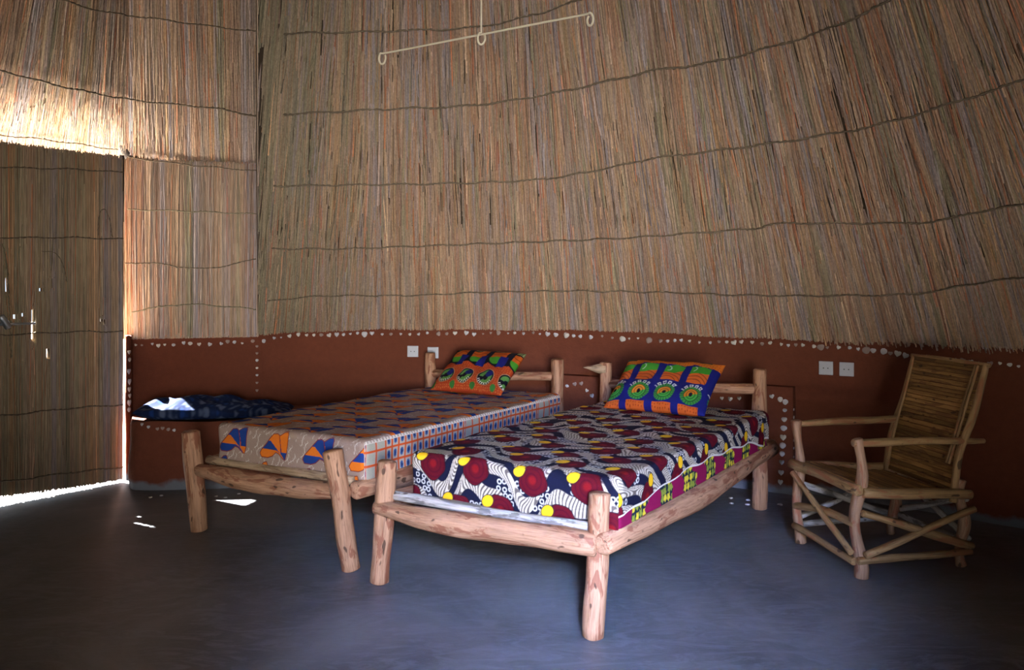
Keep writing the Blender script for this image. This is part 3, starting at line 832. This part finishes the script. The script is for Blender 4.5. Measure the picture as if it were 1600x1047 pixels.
FISH = [((x - 527) / 1600, -(y - 375 - .22 * (x - 527)) / 1600) for x, y in
        ((362, 400), (380, 430), (450, 445), (500, 440), (545, 415), (580, 430), (620, 470), (648, 488), (665, 440), (680, 360), (692, 300), (680, 272), (650, 272), (620, 290), (600, 296), (570, 275), (530, 272), (490, 298), (440, 335), (380, 375))]
def poly_sdf(P, x, y):
    d = np.full(x.shape, 1e9); ins = np.zeros(x.shape, bool); n = len(P)
    for k in range(n):
        ax, ay = P[k]; bx, by = P[(k + 1) % n]
        ex, ey = bx - ax, by - ay; t = np.clip(((x - ax) * ex + (y - ay) * ey) / (ex * ex + ey * ey), 0, 1)
        d = np.minimum(d, np.hypot(x - ax - ex * t, y - ay - ey * t))
        c = (ay > y) != (by > y)
        ins ^= c & (x < ax + (y - ay) * ex / (ey if abs(ey) > 1e-12 else 1e-12))
    return np.where(ins, -d, d)
def paint_fish(u, v):
    taupe = (.29, .205, .16); C = np.zeros(u.shape + (3,)) + np.array(taupe)
    blue = (.016, .045, .19); org = (.62, .15, .015); out = (.16, .012, .010)
    # cream twigs
    w = u * .72 + v * 1.0; z_ = u * 1.0 - v * .72
    for k, (g, o) in enumerate(((.085, 0), (.085, .04))):
        line = np.mod((z_ + .010 * np.sin(w * 55 + k * 2) + o) / g, 1.0) * g
        d = np.abs(line - g / 2) - .0016
        gate = np.mod(w / .16 + .37 * np.floor(z_ / g), 1.0) < .55
        C = over(C, inside(d, .001) * gate, (.62, .55, .46))
        br = np.abs(np.mod((z_ * .55 + w * .9) / .024, 1.0) - .5) * .024 - .0010
        C = over(C, inside(br, .001) * (np.abs(line - g / 2) < .013) * gate * .8, (.60, .53, .44))
    gu, gv = .30, .165
    for di in (-1, 0, 1):
        for dj in (-1, 0, 1):
            j = np.floor(v / gv) + dj; sh = np.mod(j, 2) * .5
            i = np.floor(u / gu - sh) + di
            cu = (i + .5 + sh) * gu; cv = (j + .5) * gv
            x, y = u - cu, v - cv
            d = poly_sdf(FISH, x, y)
            alt = np.mod(i + j, 2)[..., None]
            c1 = np.array(blue) * alt + np.array(org) * (1 - alt); c2 = np.array(org) * alt + np.array(blue) * (1 - alt)
            lowb = -.014 - 9 * np.clip(x - .005, 0, 1) ** 2
            first = ((y > .030 - .9 * np.clip(x + .02, 0, 1)) & (x < .046)) | (y < lowb) | ((x > .052 - .12 * y) & (y > -.02))
            fc = np.where(first[..., None], c1, c2)
            C = over(C, inside(d - .004), out)
            m = inside(d)[..., None]; C = C * (1 - m) + fc * m
            C = over(C, inside(np.abs(x - .049 + .12 * y) - .0022) * inside(d) * (y > -.02), out)
    return C

def paint_check(s, h):
    """s along the bed side, h height above the lower edge (0..~.17)"""
    cream = (.40, .34, .275); org = (.50, .075, .018); blue = (.035, .085, .22); grey = (.34, .33, .26)
    C = np.zeros(s.shape + (3,)) + np.array(cream)
    p = np.mod(s, .80); wide = p < .14
    cw = np.where(wide, .07, .0495)
    q = np.mod(np.where(wide, p, p - .14), cw)
    rows = np.mod(h + .012, .066)
    C = over(C, (wide & (np.abs(q - .035) < .024) & (np.abs(rows - .033) < .023)) * 1.0, grey)
    e = np.hypot((q - cw / 2) * 1.7, rows - .033) - .020
    C = over(C, inside(e) * (~wide), blue)
    C = over(C, inside(np.hypot((q - cw / 2) * 2.6, rows - .033) - .010) * (~wide), (.015, .02, .06))
    dv = np.minimum(q, cw - q) - .0056
    C = over(C, inside(dv), org)
    dh = np.minimum(rows, .066 - rows) - .0056
    C = over(C, inside(dh), org)
    C = over(C, (h > .158) * 1.0, (.60, .53, .44))
    C = over(C, ((h > .160) & (np.mod(s, .022) < .009)) * .6, (.12, .07, .06))
    return C

def paint_magenta(s, h):
    C = np.zeros(s.shape + (3,)) + np.array((.20, .008, .055))
    p = np.mod(s / .27 + 1.2 * h + .05 * np.sin(h * 90) + .04 * np.sin(s * 60), 1.0)
    m = sstep(.0, .03, p - .48) * 1.0
    C = over(C, m, (.01, .02, .03))
    g = .036; iu, ih = np.floor(s / g), np.floor(h / g)
    cu = (iu + .5 + .5 * (hsh(iu, ih) - .5)) * g; ch = (ih + .5 + .5 * (hsh(iu, ih, 2) - .5)) * g
    d = np.hypot(s - cu, h - ch) * (1 + .2 * np.sin(np.arctan2(h - ch, s - cu) * 5)) - .0155
    yel = (hsh(iu, ih, 5) > .5)[..., None]
    colr = np.array((.62, .50, .04)) * yel + np.array((.22, .27, .04)) * (1 - yel)
    mk = (inside(d) * m)[..., None]; C = C * (1 - mk) + colr * mk
    return C

def cloth_box(name, FRc, er, el, Wd, Ln, z0, z1, rad, parts, mat, parent=None, infl=0.0, hem=None, wr=.004, seed=0):
    """cloth over a mattress block. FRc = front-right plan corner; parts: list of (patch, res, painter)"""
    er3 = np.array([er[0], er[1], 0]); el3 = np.array([el[0], el[1], 0])
    lo = np.array([-Wd - infl, -infl, z0]); hi = np.array([infl, Ln + infl, z1 + infl])
    rr = np.random.default_rng(seed); ph = rr.uniform(0, 6.28, 8)
    allV, allQ, allC = [], [], []; base = 0
    H = z1 - z0
    for patch, ru, rv, painter in parts:
        if patch == 'top':
            nu, nv = max(2, int(Wd / ru)), max(2, int(Ln / rv)); a, b = np.meshgrid(np.linspace(0, 1, nu), np.linspace(0, 1, nv))
            X = lo[0] + (hi[0] - lo[0]) * a; Y = lo[1] + (hi[1] - lo[1]) * b; Z = np.full_like(X, hi[2])
            cu, cv = X, Y; flip = False
        elif patch in ('front', 'back'):
            nu, nv = max(2, int(Wd / ru)), max(2, int(H / rv)); a, b = np.meshgrid(np.linspace(0, 1, nu), np.linspace(0, 1, nv))
            X = lo[0] + (hi[0] - lo[0]) * a; Z = lo[2] + (hi[2] - lo[2]) * b; Y = np.full_like(X, lo[1] if patch == 'front' else hi[1])
            cu, cv = X, -(hi[2] - Z) if patch == 'front' else Ln + (hi[2] - Z); flip = patch == 'back'
        else:
            nu, nv = max(2, int(Ln / ru)), max(2, int(H / rv)); a, b = np.meshgrid(np.linspace(0, 1, nu), np.linspace(0, 1, nv))
            Y = lo[1] + (hi[1] - lo[1]) * a
            zb = lo[2] + (hem(a) if (hem is not None and patch == 'right') else 0)
            Z = zb + (hi[2] - zb) * b; X = np.full_like(Y, hi[0] if patch == 'right' else lo[0])
            cu, cv = (hi[2] - Z) if patch == 'right' else -Wd - (hi[2] - Z), Y; flip = patch == 'left'
        q = np.stack([X, Y, Z], axis=-1)
        inn = np.clip(q, lo + rad, np.array([hi[0] - rad, hi[1] - rad, hi[2] - rad]))
        inn[..., 2] = np.clip(q[..., 2], None, hi[2] - rad)
        dlt = q - inn; ln = np.linalg.norm(dlt, axis=-1, keepdims=True) + 1e-9
        nrm = dlt / ln; p = inn + nrm * rad
        # soft creases and a slightly slumped surface
        w = wr * (np.sin(p[..., 0] * 9 + ph[0] + 2 * np.sin(p[..., 1] * 4)) * .6 + np.sin(p[..., 1] * 7 + p[..., 0] * 4 + ph[1]) * .8
                  + .5 * np.sin(p[..., 1] * 23 + p[..., 2] * 30 + ph[2]) + .35 * np.sin(p[..., 0] * 31 + p[..., 2] * 40 + ph[3]) + .3 * np.sin(p[..., 0] * 17 - p[..., 1] * 29 + ph[4]))
        p = p + nrm * (w * 1.0)[..., None]
        world = np.array([FRc[0], FRc[1], 0]) + er3 * p[..., 0:1] + el3 * p[..., 1:2]; world[..., 2] = p[..., 2]
        C = painter(cu, cv, q)
        allV.append(world.reshape(-1, 3)); allC.append(C.reshape(-1, 3))
        idx = np.arange(nu * nv).reshape(nv, nu) + base
        qd = np.stack([idx[:-1, :-1], idx[:-1, 1:], idx[1:, 1:], idx[1:, :-1]], axis=-1).reshape(-1, 4)
        if flip: qd = qd[:, ::-1]
        allQ.append(qd); base += nu * nv
    return quads_mesh(name, np.concatenate(allV), np.concatenate(allQ), mat, parent, col=np.concatenate(allC))

def mattress_pair(root_label_m, root_label_s, FRc, er, el, Wd, Ln, z0, z1, side_paint, front_paint, top_paint, hem, under, seed, sheet_name='bedsheet'):
    flat = lambda c: (lambda a, b, q: np.zeros(a.shape + (3,)) + np.array(c))
    mt = cloth_box('mattress', FRc, er, el, Wd, Ln, z0, z1 - .004, .03,
                   [('top', .1, .1, flat((.3, .28, .25))), ('front', .05, .02, flat((.4, .36, .3))), ('back', .05, .02, flat((.09, .005, .01))), ('right', .004, .004, under), ('left', .05, .02, flat((.3, .25, .2)))],
                   M['print'], infl=0, wr=.001, seed=seed)
    tag(mt, root_label_m, 'mattress')
    sh = cloth_box(sheet_name, FRc, er, el, Wd, Ln, z0, z1, .032,
                   [('top', .004, .004, top_paint), ('front', .0026, .0026, front_paint), ('right', .004, .003, side_paint), ('left', .02, .01, top_paint)],
                   M['print'], infl=.009, hem=hem, wr=.0035, seed=seed)
    tag(sh, root_label_s, 'bedsheet')
    return mt, sh

# front bed
FRB = np.array(Bf['FR']) + erB * .075 + elB * .055
hemB = lambda a: np.interp(a, [0, .05, .2, .32, .45, .6, .8, .93, .94, 1], [.045, .055, .075, .095, .10, .088, .07, .02, .055, .03]) + .006 * np.sin(a * 40)
def roses_top(cu, cv, q): return paint_roses(cu + 5, cv + 5)
def roses_side(cu, cv, q):
    C = paint_roses(cu + 5, cv + 5); a = q[..., 1] / 1.95
    hz = .392 + hemB(np.clip(a, 0, 1)); return over(C, (q[..., 2] - hz < .007) * 1.0, (.62, .58, .54))
mattress_pair('front bed\'s mattress in a magenta cover with green and yellow blotches', 'black cotton sheet with maroon spirals, yellow dots and cream waves on the front bed',
              FRB, erB, elB, .985, 1.93, .392, .575, roses_side, roses_top, roses_top, hemB, lambda a, b, q: paint_magenta(q[..., 1], q[..., 2] - .39), 3)
# rear bed
FRA = np.array(Af['FR']) + erA * .03 + elA * .055
def fish_top(cu, cv, q): return paint_fish(cu + 5.53, cv + .09 + .165 * 30.5)
def check_side(cu, cv, q): return paint_check(q[..., 1] + .80, q[..., 2] - .405)
mattress_pair('rear bed\'s mattress hidden under the taupe fish-print sheet', 'taupe sheet with orange and blue fish shapes and a checked border, rear bed',
              FRA, erA, elA, 1.0, 1.90, .398, .575, check_side, fish_top, fish_top, None, lambda a, b, q: np.zeros(a.shape + (3,)) + .3, 9)

# ------------------------------------------------------------------ pillows
def pillow(name, label, base, er, nback, w, h, th, painter, seed, tiltz, cat='pillow', group=None):
    """base = centre of the lower edge; er = width direction (3D), up = tilted height direction"""
    nu, nv = 170, 120; a, b = np.meshgrid(np.linspace(-1, 1, nu), np.linspace(-1, 1, nv))
    ex = np.array(er, float); up = np.array(nback, float); up /= np.linalg.norm(up)
    nrm = np.cross(ex, up); nrm /= np.linalg.norm(nrm)
    if nrm[1] > 0: nrm = -nrm
    R = np.random.default_rng(seed); ph = R.uniform(0, 6.28, 6)
    prof = (np.clip(1 - a ** 4, 0, 1) ** .55) * (np.clip(1 - b ** 4, 0, 1) ** .55)
    pinch = 1 - .07 * (1 - a ** 2) ** 1.0 * np.abs(b) ** 3; pinchb = 1 - .05 * (1 - b ** 2) * np.abs(a) ** 3
    X = a * w / 2 * pinchb; Y = b * h / 2 * pinch
    wrk = .004 * (np.sin(a * 7 + ph[0] + b * 3) + np.sin(b * 8 + ph[1] - a * 4)) + .003 * np.sin(a * 19 + b * 9 + ph[2])
    V, C = [], []
    cen = np.array(base, float) + up * h / 2
    for sgn in (1, -1):
        p = cen + ex * X[..., None] + up * Y[..., None] + nrm * (sgn * (th / 2 * prof) + wrk * prof)[..., None]
        V.append(p.reshape(-1, 3)); C.append(painter((a + 1) / 2 * w, (b + 1) / 2 * h).reshape(-1, 3) * .78)
    idx = np.arange(nu * nv).reshape(nv, nu)
    qd = np.stack([idx[:-1, :-1], idx[:-1, 1:], idx[1:, 1:], idx[1:, :-1]], axis=-1).reshape(-1, 4)
    Q = np.concatenate([qd, qd[:, ::-1] + nu * nv])
    o = quads_mesh(name, np.concatenate(V), Q, M['print'], None, col=np.concatenate(C))
    tag(o, label, cat, group); return o

ORG = (.50, .095, .012); GRN = (.07, .30, .03); NVY = (.012, .014, .13); BLK = (.008, .008, .014); WHT = (.62, .60, .56)
def crackle(x, y, C, m, col, g=.016):
    i, j = np.floor(x / g), np.floor(y / g); d = np.hypot(x - (i + .3 + .4 * hsh(i, j)) * g, y - (j + .3 + .4 * hsh(i, j, 1)) * g) - .0032
    return over(C, inside(d) * m, col)
def paint_pa(x, y):
    cw = .158; C = np.zeros(x.shape + (3,)) + np.array(BLK)
    lower = y < .215 + .04 * np.abs(np.mod(x + .03, cw) / cw - .5) * 2 * -1 + .02
    q = np.mod(x - .02, cw) - cw / 2
    C = over(C, lower * 1.0, (.40, .05, .014)); C = crackle(x, y, C, lower, (.58, .17, .04))
    # upper caps
    cap = (y > .36) & (np.abs(q) < .055); C = over(C, cap * 1.0, (.22, .25, .10))
    C = over(C, (cap & (np.mod(q, .012) < .004)) * 1.0, BLK)
    ob = (y > .285) & (y < .36 + .012 * np.sin(q * 40)) & (np.abs(q) < .056); C = over(C, ob * 1.0, ORG)
    C = over(C, inside(np.abs(y - .325 - .01 * np.sin(q * 60)) - .002) * ob, BLK)
    gl = np.hypot(q * .95, (y - .285)) - .055; C = over(C, inside(gl) * (y < .288) * (q < .02 + (y - .23)), (.06, .27, .025))
    C = over(C, inside(np.abs(np.hypot(q - .06, y - .235) - .036) - .002) * (q < .045) * (y > .21), WHT)
    C = over(C, ((np.abs(q - .05) < .028) & (y > .20) & (y < .30)) * 1.0, NVY)
    # eyes
    ex_, ey = q + .005, y - .105; r = np.hypot(ex_, ey * .9); a = np.arctan2(ey, ex_)
    C = over(C, inside(r - .060), (.5, .35, .22)); C = over(C, inside(r - .057), BLK)
    C = over(C, inside(r - .046) * (r > .02) * (a > -2.2), (.10, .26, .06)); C = over(C, inside(np.hypot(ex_ - .018, ey - .026) - .026), NVY)
    tk = (r > .040) & (r < .054) & (a < -.5) & (a > -2.7) & (np.mod(a, .3) < .13); C = over(C, tk * 1.0, WHT)
    C = over(C, inside(np.hypot(np.mod(x + .06, cw) - cw / 2, (y - .03) * .8) - .020), (.04, .16, .03))
    return C
def paint_pb(x, y):
    cw = .155; q = np.mod(x + .04, cw) - cw / 2
    C = np.zeros(x.shape + (3,)) + np.array(NVY)
    body = np.abs(q) < .056
    o1 = body & (y > .20) & (y < .31); C = over(C, o1 * 1.0, (.62, .12, .02))
    for k in range(3): C = over(C, inside(np.abs(np.hypot(q + .02, y - .17) - .06 - k * .022) - .0018) * o1, BLK)
    g1 = body & (y > .27 + .35 * (q + .03) * (q + .03) * 6) & (y < .345 - .3 * np.abs(q)); C = over(C, g1 * 1.0, (.06, .32, .03))
    C = over(C, inside(np.abs(np.hypot(q + .045, y - .31) - .022) - .0022) * (q > -.04), WHT)
    tz = y > .345 - .25 * (np.abs(q) < .056) * (q - .0) * .6; C = over(C, tz * 1.0, (.64, .16, .02)); C = crackle(x, y, C, tz, (.3, .05, .01))
    C = over(C, ((y > .385) & (np.abs(q) < .035)) * 1.0, (.02, .05, .04))
    r = np.hypot(q, (y - .105) * .92); a = np.arctan2(y - .105, q)
    C = over(C, inside(r - .068) * (y > .02), NVY)
    C = over(C, inside(r - .060), (.05, .26, .04)); C = over(C, ((r > .044) & (r < .060) & (np.mod(a * 1.0, .28) < .07)) * 1.0, (.012, .05, .05))
    C = over(C, inside(r - .042), BLK); C = over(C, inside(r - .038), (.06, .34, .05)); C = over(C, inside(r - .038) * (y > .10 + .5 * q), (.70, .22, .02))
    C = over(C, inside(np.abs(r - .025) - .0018), BLK)
    C = over(C, inside(np.hypot(q, (y - .105) * .7) - .011), BLK)
    tk = (r > .058) & (r < .078) & (a > .7) & (a < 2.6) & (np.mod(a, .42) < .26) & ~((r > .063) & (r < .072) & (np.mod(a, .42) > .07) & (np.mod(a, .42) < .19)); C = over(C, tk * 1.0, WHT)
    low = (y < .035); C = over(C, (low & body) * 1.0, (.58, .11, .02)); C = crackle(x, y, C, low & body, (.2, .03, .01))
    return C
def bedpt(FRc, er, el, a, b, z): p = np.array(FRc) + er * a + el * b; return (p[0], p[1], z)
pillow('pillow', 'orange, green and black printed pillow propped on the rear bed', bedpt(FRA, erA, elA, -.50, 1.53, .60), (erA[0], erA[1], 0), (elA[0] * .30, elA[1] * .30, .225), .56, .40, .12, paint_pa, 1, 0, 'pillow', 'printed bed pillows')
pillow('pillow', 'navy, orange and green eye-print pillow propped on the front bed', bedpt(FRB, erB, elB, -.50, 1.47, .60), (erB[0], erB[1], 0), (elB[0] * .33, elB[1] * .33, .235), .60, .42, .12, paint_pb, 2, 0, 'pillow', 'printed bed pillows')

# ------------------------------------------------------------------ dark blue cushion on the bench
def blue_cushion():
    nu, nv = 150, 90; a, b = np.meshgrid(np.linspace(-1, 1, nu), np.linspace(-1, 1, nv))
    c = np.array([-1.95, 5.49]); ex = np.array([.995, .10]); ey = np.array([-.10, .995])
    prof = np.clip(1 - np.abs(a) ** 3.2, 0, 1) ** .5 * np.clip(1 - np.abs(b) ** 3, 0, 1) ** .5
    X = a * .48; Y = b * .20 * (1 - .15 * a ** 2)
    bump = .010 * (np.sin(a * 6 + b * 4) + np.sin(a * 11 - b * 7 + 1)) + .012 * np.sin(b * 8 + a * 2)
    V, C = [], []
    for s in (1, -1):
        z = .485 + s * (.062 * prof * (1 - .22 * np.sin(a * 2.2))) + (bump * prof if s > 0 else 0) - .018 * (a > 0) * a
        if s < 0: z = np.maximum(z, .438)
        p = c + ex * X[..., None] + ey * Y[..., None]
        V.append(np.concatenate([p, z[..., None]], axis=-1).reshape(-1, 3))
        n_ = (np.sin(X * 31 + 3 * np.sin(Y * 40)) + np.sin(X * 67 + Y * 52) + np.sin(Y * 91 - X * 23) + np.sin(X * 140 + 4 * np.sin(Y * 60)) * .7) / 3.7
        cc = np.zeros(X.shape + (3,)) + np.array((.010, .018, .055))
        cc = over(cc, sstep(.05, .6, n_) * .7, (.10, .13, .20)); cc = over(cc, sstep(.35, .8, -n_) * .8, (.012, .04, .17))
        C.append(cc.reshape(-1, 3))
    idx = np.arange(nu * nv).reshape(nv, nu)
    qd = np.stack([idx[:-1, :-1], idx[:-1, 1:], idx[1:, 1:], idx[1:, :-1]], axis=-1).reshape(-1, 4)
    o = quads_mesh('cushion', np.concatenate(V), np.concatenate([qd, qd[:, ::-1] + nu * nv]), M['print'], None, col=np.concatenate(C))
    tag(o, 'long dark blue tie-dyed cushion lying on the mud bench', 'cushion')
blue_cushion()

# ------------------------------------------------------------------ cane armchair
def chair():
    F1 = np.array([1.538, 3.69, 0]); F2 = np.array([1.444, 4.19, 0]); B1 = np.array([2.075, 3.845, 0]); B2 = np.array([1.985, 4.34, 0])
    root = empty('cane_armchair', (F1[0], F1[1], 0), 'cane armchair with slatted seat and reclined back in the right corner', 'chair')
    z = lambda p, h: np.array([p[0], p[1], h])
    A = (B1 - F1) / np.linalg.norm(B1 - F1); Wv = (F2 - F1) / np.linalg.norm(F2 - F1)
    def leg(base, top, r, seed, mat, bow=.012):
        P = straight(base, top, 16, .006, seed); t = np.linspace(0, 1, len(P))
        P[:, 0] += bow * np.sin(t * 9 + seed); rr = r * (1 + .18 * np.sin(t * 11 + seed))
        MB().tube(P, rr, sides=14, rough=.08, seed=seed).build('leg', mat, root)
    leg(z(F1, .003), z(F1, .615), .026, 1, M['canered']); leg(z(F2, .003), z(F2, .615), .024, 2, M['canered'])
    leg(z(B1, .003), z(B1, .40), .024, 3, M['canered']); leg(z(B2, .003), z(B2, .40), .024, 4, M['canered'])
    def rod(name, p, q, r, seed, mat=M['cane'], wob=.004, flat=1.0, sag=0):
        MB().tube(straight(p, q, 10, wob, seed, sag), r, sides=12, rough=.06, seed=seed, flat=flat).build(name, mat, root)
    e = .025
    # seat frame
    so = Wv * -e
    rod('seat_rail', z(F1 + so, .385) - A * .0, z(B1 + so + A * .03, .335), (.024, .026, .022), 11)
    rod('seat_rail', z(F2 - so, .385), z(B2 - so + A * .03, .345), .022, 12)
    rod('seat_rail', z(F1 - A * .022 - Wv * .03, .395), z(F2 - A * .022 + Wv * .03, .395), .024, 13)
    rod('seat_rail', z(B1 + A * .0, .335), z(B2, .345), .020, 14)
    # stretchers
    rod('stretcher', z(F1 + so - A * .02, .085), z(B1 + so + A * .03, .075), .017, 15)
    rod('stretcher', z(F2 - so, .085), z(B2 - so, .085), .017, 16, M['greypole'])
    rod('stretcher', z(F1 - A * .024, .075), z(F2 - A * .024, .09), .017, 17)
    rod('stretcher', z(B1 + A * .02, .11), z(B2 + A * .02, .11), .015, 18, M['greypole'])
    P = catmull([z(F1 - A * .02, .24) , z(F1 * .5 + F2 * .5 - A * .02, .235), z(F2 - A * .02, .19)], 8)
    MB().tube(P, .018, sides=12, rough=.06, seed=19).build('stretcher', M['cane'], root)
    # crossed braces on each side
    rod('brace', z(F1 + so * 1.3, .295), z(B1 + so * 1.3 + A * .03, .10), (.020, .026, .022), 20, flat=.8)
    rod('brace', z(F1 + so * 2.0, .115), z(B1 + so * 2.0 + A * .03, .275), .016, 21)
    rod('brace', z(F2 - A * .035, .355), z(F1 - A * .04, .115), .015, 22)
    rod('brace', z(F2 - so * 1.3, .30), z(B2 - so * 1.3, .10), .016, 23, M['greypole'])
    rod('brace', z(F2 - so * 1.6, .11), z(B2 - so * 1.6, .29), .016, 24, M['greypole'])
    rod('brace', z(B1 + A * .03, .31), z(B2 + A * .03, .13), .015, 25, M['greypole'])
    rod('brace', z(B1 + A * .045, .12), z(B2 + A * .045, .31), .015, 26, M['greypole'])
    # back posts, leaning
    BT1 = F1 + A * .705; BT2 = F2 + A * .705
    zt = .925
    for k, (b0, bt) in enumerate(((B1, BT1), (B2, BT2))):
        P = catmull([z(b0 - A * .045, .30), z(b0 - A * .01, .52), z(b0 * .5 + bt * .5, .70), z(bt, zt)], 6)
        MB().tube(P, (.018, .017, .017, .015), sides=12, rough=.06, seed=30 + k).build('back_post', M['cane'], root)
    rod('back_rail', z(BT1 - Wv * .02, zt), z(BT2 + Wv * .02, zt), .011, 33)
    for k, so2 in enumerate((.028, .045)):
        rod('back_edging', z(B1 + Wv * so2 - A * .045, .47), z(BT1 + Wv * so2 - A * .022, zt - .005), .006, 34 + k)
    rod('back_edging', z(B2 - Wv * .02 - A * .045, .40), z(BT2 - Wv * .02 - A * .022, zt - .005), .007, 38)
    # armrests
    rod('armrest', z(F1 - A * .03, .600), z(B1 + A * .13, .572), (.016, .019, .018, .012), 40, M['cane'])
    rod('armrest', z(F2 - A * .0, .600), z(B2 + A * .03, .600), (.015, .020, .020), 41, M['cane'])
    # slats of seat and back: each a split cane
    R = np.random.default_rng(3)
    d = .0; k = 0
    while d < .50:
        w = R.uniform(.011, .02); c = d + w / 2
        zz = .402 - .065 * (c / .5) + .008 * math.cos(c * 9)
        p = z(F1 + A * c - Wv * .02, zz + R.normal(0, .0015)); q = z(F2 + A * c + Wv * .02, zz + R.normal(0, .0015))
        MB().tube(straight(p, q, 4, .001, k), w * .55, sides=8, flat=.45, seed=k).build('seat_slat', M['slat'], root); d += w; k += 1
    d = 0.0
    while d < .58:
        w = R.uniform(.014, .026); t = (d + w / 2) / .58
        b1 = (z(B1, .335) - A * .035) * (1 - t) + z(BT1 - A * .012, zt - .015) * t; b1 = b1 + A * -.012 * math.sin(t * 3.14)
        b2 = (z(B2, .345) - A * .035) * (1 - t) + z(BT2 - A * .012, zt - .015) * t; b2 = b2 + A * -.012 * math.sin(t * 3.14)
        T_ = (b2 - b1); T_ /= np.linalg.norm(T_)
        upd = z(BT1, zt) - z(B1, .335); upd[2] = zt - .335; upd /= np.linalg.norm(upd)
        P0_, P1_ = b1 + T_ * .01, b2 - T_ * .01; nn = np.cross(T_, upd)
        bb = MB(); j = R.normal(0, .0012)
        bb.box((P0_ + P1_) / 2 + nn * j, T_, upd, nn, np.linalg.norm(P1_ - P0_) / 2, w * .46, .0035)
        bb.l = [((x_ - b1).dot(nn) + k, (x_ - b1).dot(upd) + k * .37, (x_ - b1).dot(T_) + k * 1.7) for x_ in [np.array(q_) for q_ in bb.v]]
        bb.build('back_slat', M['slat'], root, smooth=False, bevel=.0025); d += w; k += 1
chair()

# ------------------------------------------------------------------ hanging rod for a net
def hanger():
    k = .8; dz = 1.26 * k
    at = lambda x, y: np.array([(x - HX) / F * dz * F / (HY - y), dz * F / (HY - y), CZ + dz])
    L, C_, R_ = at(597, 84), at(752, 52), at(922, 21)
    root = empty('hanging_rod', C_, 'thin cream rod with curled ends hanging from a cord under the thatch', 'hanging rod')
    dv = (R_ - L) / np.linalg.norm(R_ - L); pv = np.array([-dv[1], dv[0], 0])
    def loop(c, sgn, drop=.045, r=.016):
        pts = []
        for i in range(15):
            a = math.pi / 2 + sgn * i / 14 * 2 * math.pi * .88
            pts.append(c + dv * math.cos(a) * r * .9 + np.array([0, 0, -r * 1.4]) + np.array([0, 0, math.sin(a) * r * 1.4]) + pv * (i - 7) * .0012)
        return pts
    b = MB(); P = [L] + [L + (R_ - L) * t for t in np.linspace(.04, .96, 12)] + [R_]
    b.tube(catmull(loop(L, 1)[::-1] + [L + dv * .03] + [L + (R_ - L) * t for t in (.25, .5, .75)] + [R_ - dv * .03] + loop(R_, -1), 4), .0042, sides=8, seed=1)
    b.build('rod', M['wire'], root)
    b = MB(); b.tube(catmull(loop(C_, 1), 4), .004, sides=8); b.build('middle_ring', M['wire'], root)
    b = MB(); b.tube(straight(C_, (C_[0] - .002, C_[1], 3.30), 12, .002, 4), .0036, sides=8, rough=.1); b.build('cord', M['wire'], root)
hanger()

# ------------------------------------------------------------------ light
def area(name, loc, target, sx, sy, power, col, spread=None):
    l = bpy.data.lights.new(name, 'AREA'); l.shape = 'RECTANGLE'; l.size = sx; l.size_y = sy; l.energy = power; l.color = col
    if spread: l.spread = math.radians(spread)
    o = bpy.data.objects.new(name, l); COL.objects.link(o); o.location = loc
    o.rotation_euler = (Vector(target) - Vector(loc)).to_track_quat('-Z', 'Y').to_euler(); return o
sun = bpy.data.lights.new('sun', 'SUN'); sun.energy = 190; sun.angle = math.radians(.6); sun.color = (1, .97, .92)
so = bpy.data.objects.new('sun', sun); COL.objects.link(so)
so.rotation_euler = Vector((sun_dir[0], sun_dir[1], -TANEL)).to_track_quat('-Z', 'Y').to_euler()
area('doorway_daylight', (.35, -1.5, 1.05), (-.2, 5.7, .95), .9, 1.0, 27, (.98, .96, .96), 44)
area('left_fill', (-1.5, -1.3, 1.35), (-.2, 5.8, 1.3), .7, .7, 9, (1.0, .95, .9))  # broad fill lamp added behind the camera, no window opening here
area('blue_floor_fill', (.25, -1.0, 1.9), (.28, 3.2, 0), .45, .35, 34, (.36, .50, 1.0), 34)  # added lamp hanging inside the room, throws blue light on the floor
w = bpy.data.worlds.new('world'); S.world = w; w.use_nodes = True
w.node_tree.nodes['Background'].inputs[0].default_value = (.75, .88, 1, 1); w.node_tree.nodes['Background'].inputs[1].default_value = 1.2

# ------------------------------------------------------------------ camera
cam = bpy.data.cameras.new('camera'); co = bpy.data.objects.new('camera', cam); COL.objects.link(co)
co.location = (0, 0, CZ); co.rotation_euler = (math.pi / 2, 0, 0)
cam.sensor_width = 36; cam.lens = F / 1600 * 36; cam.shift_y = -(523.5 - HY) / 1600; cam.clip_start = .05
S.camera = co
S.view_settings.view_transform = 'Standard'; S.view_settings.look = 'None'; S.view_settings.gamma = 1; S.view_settings.exposure = 0
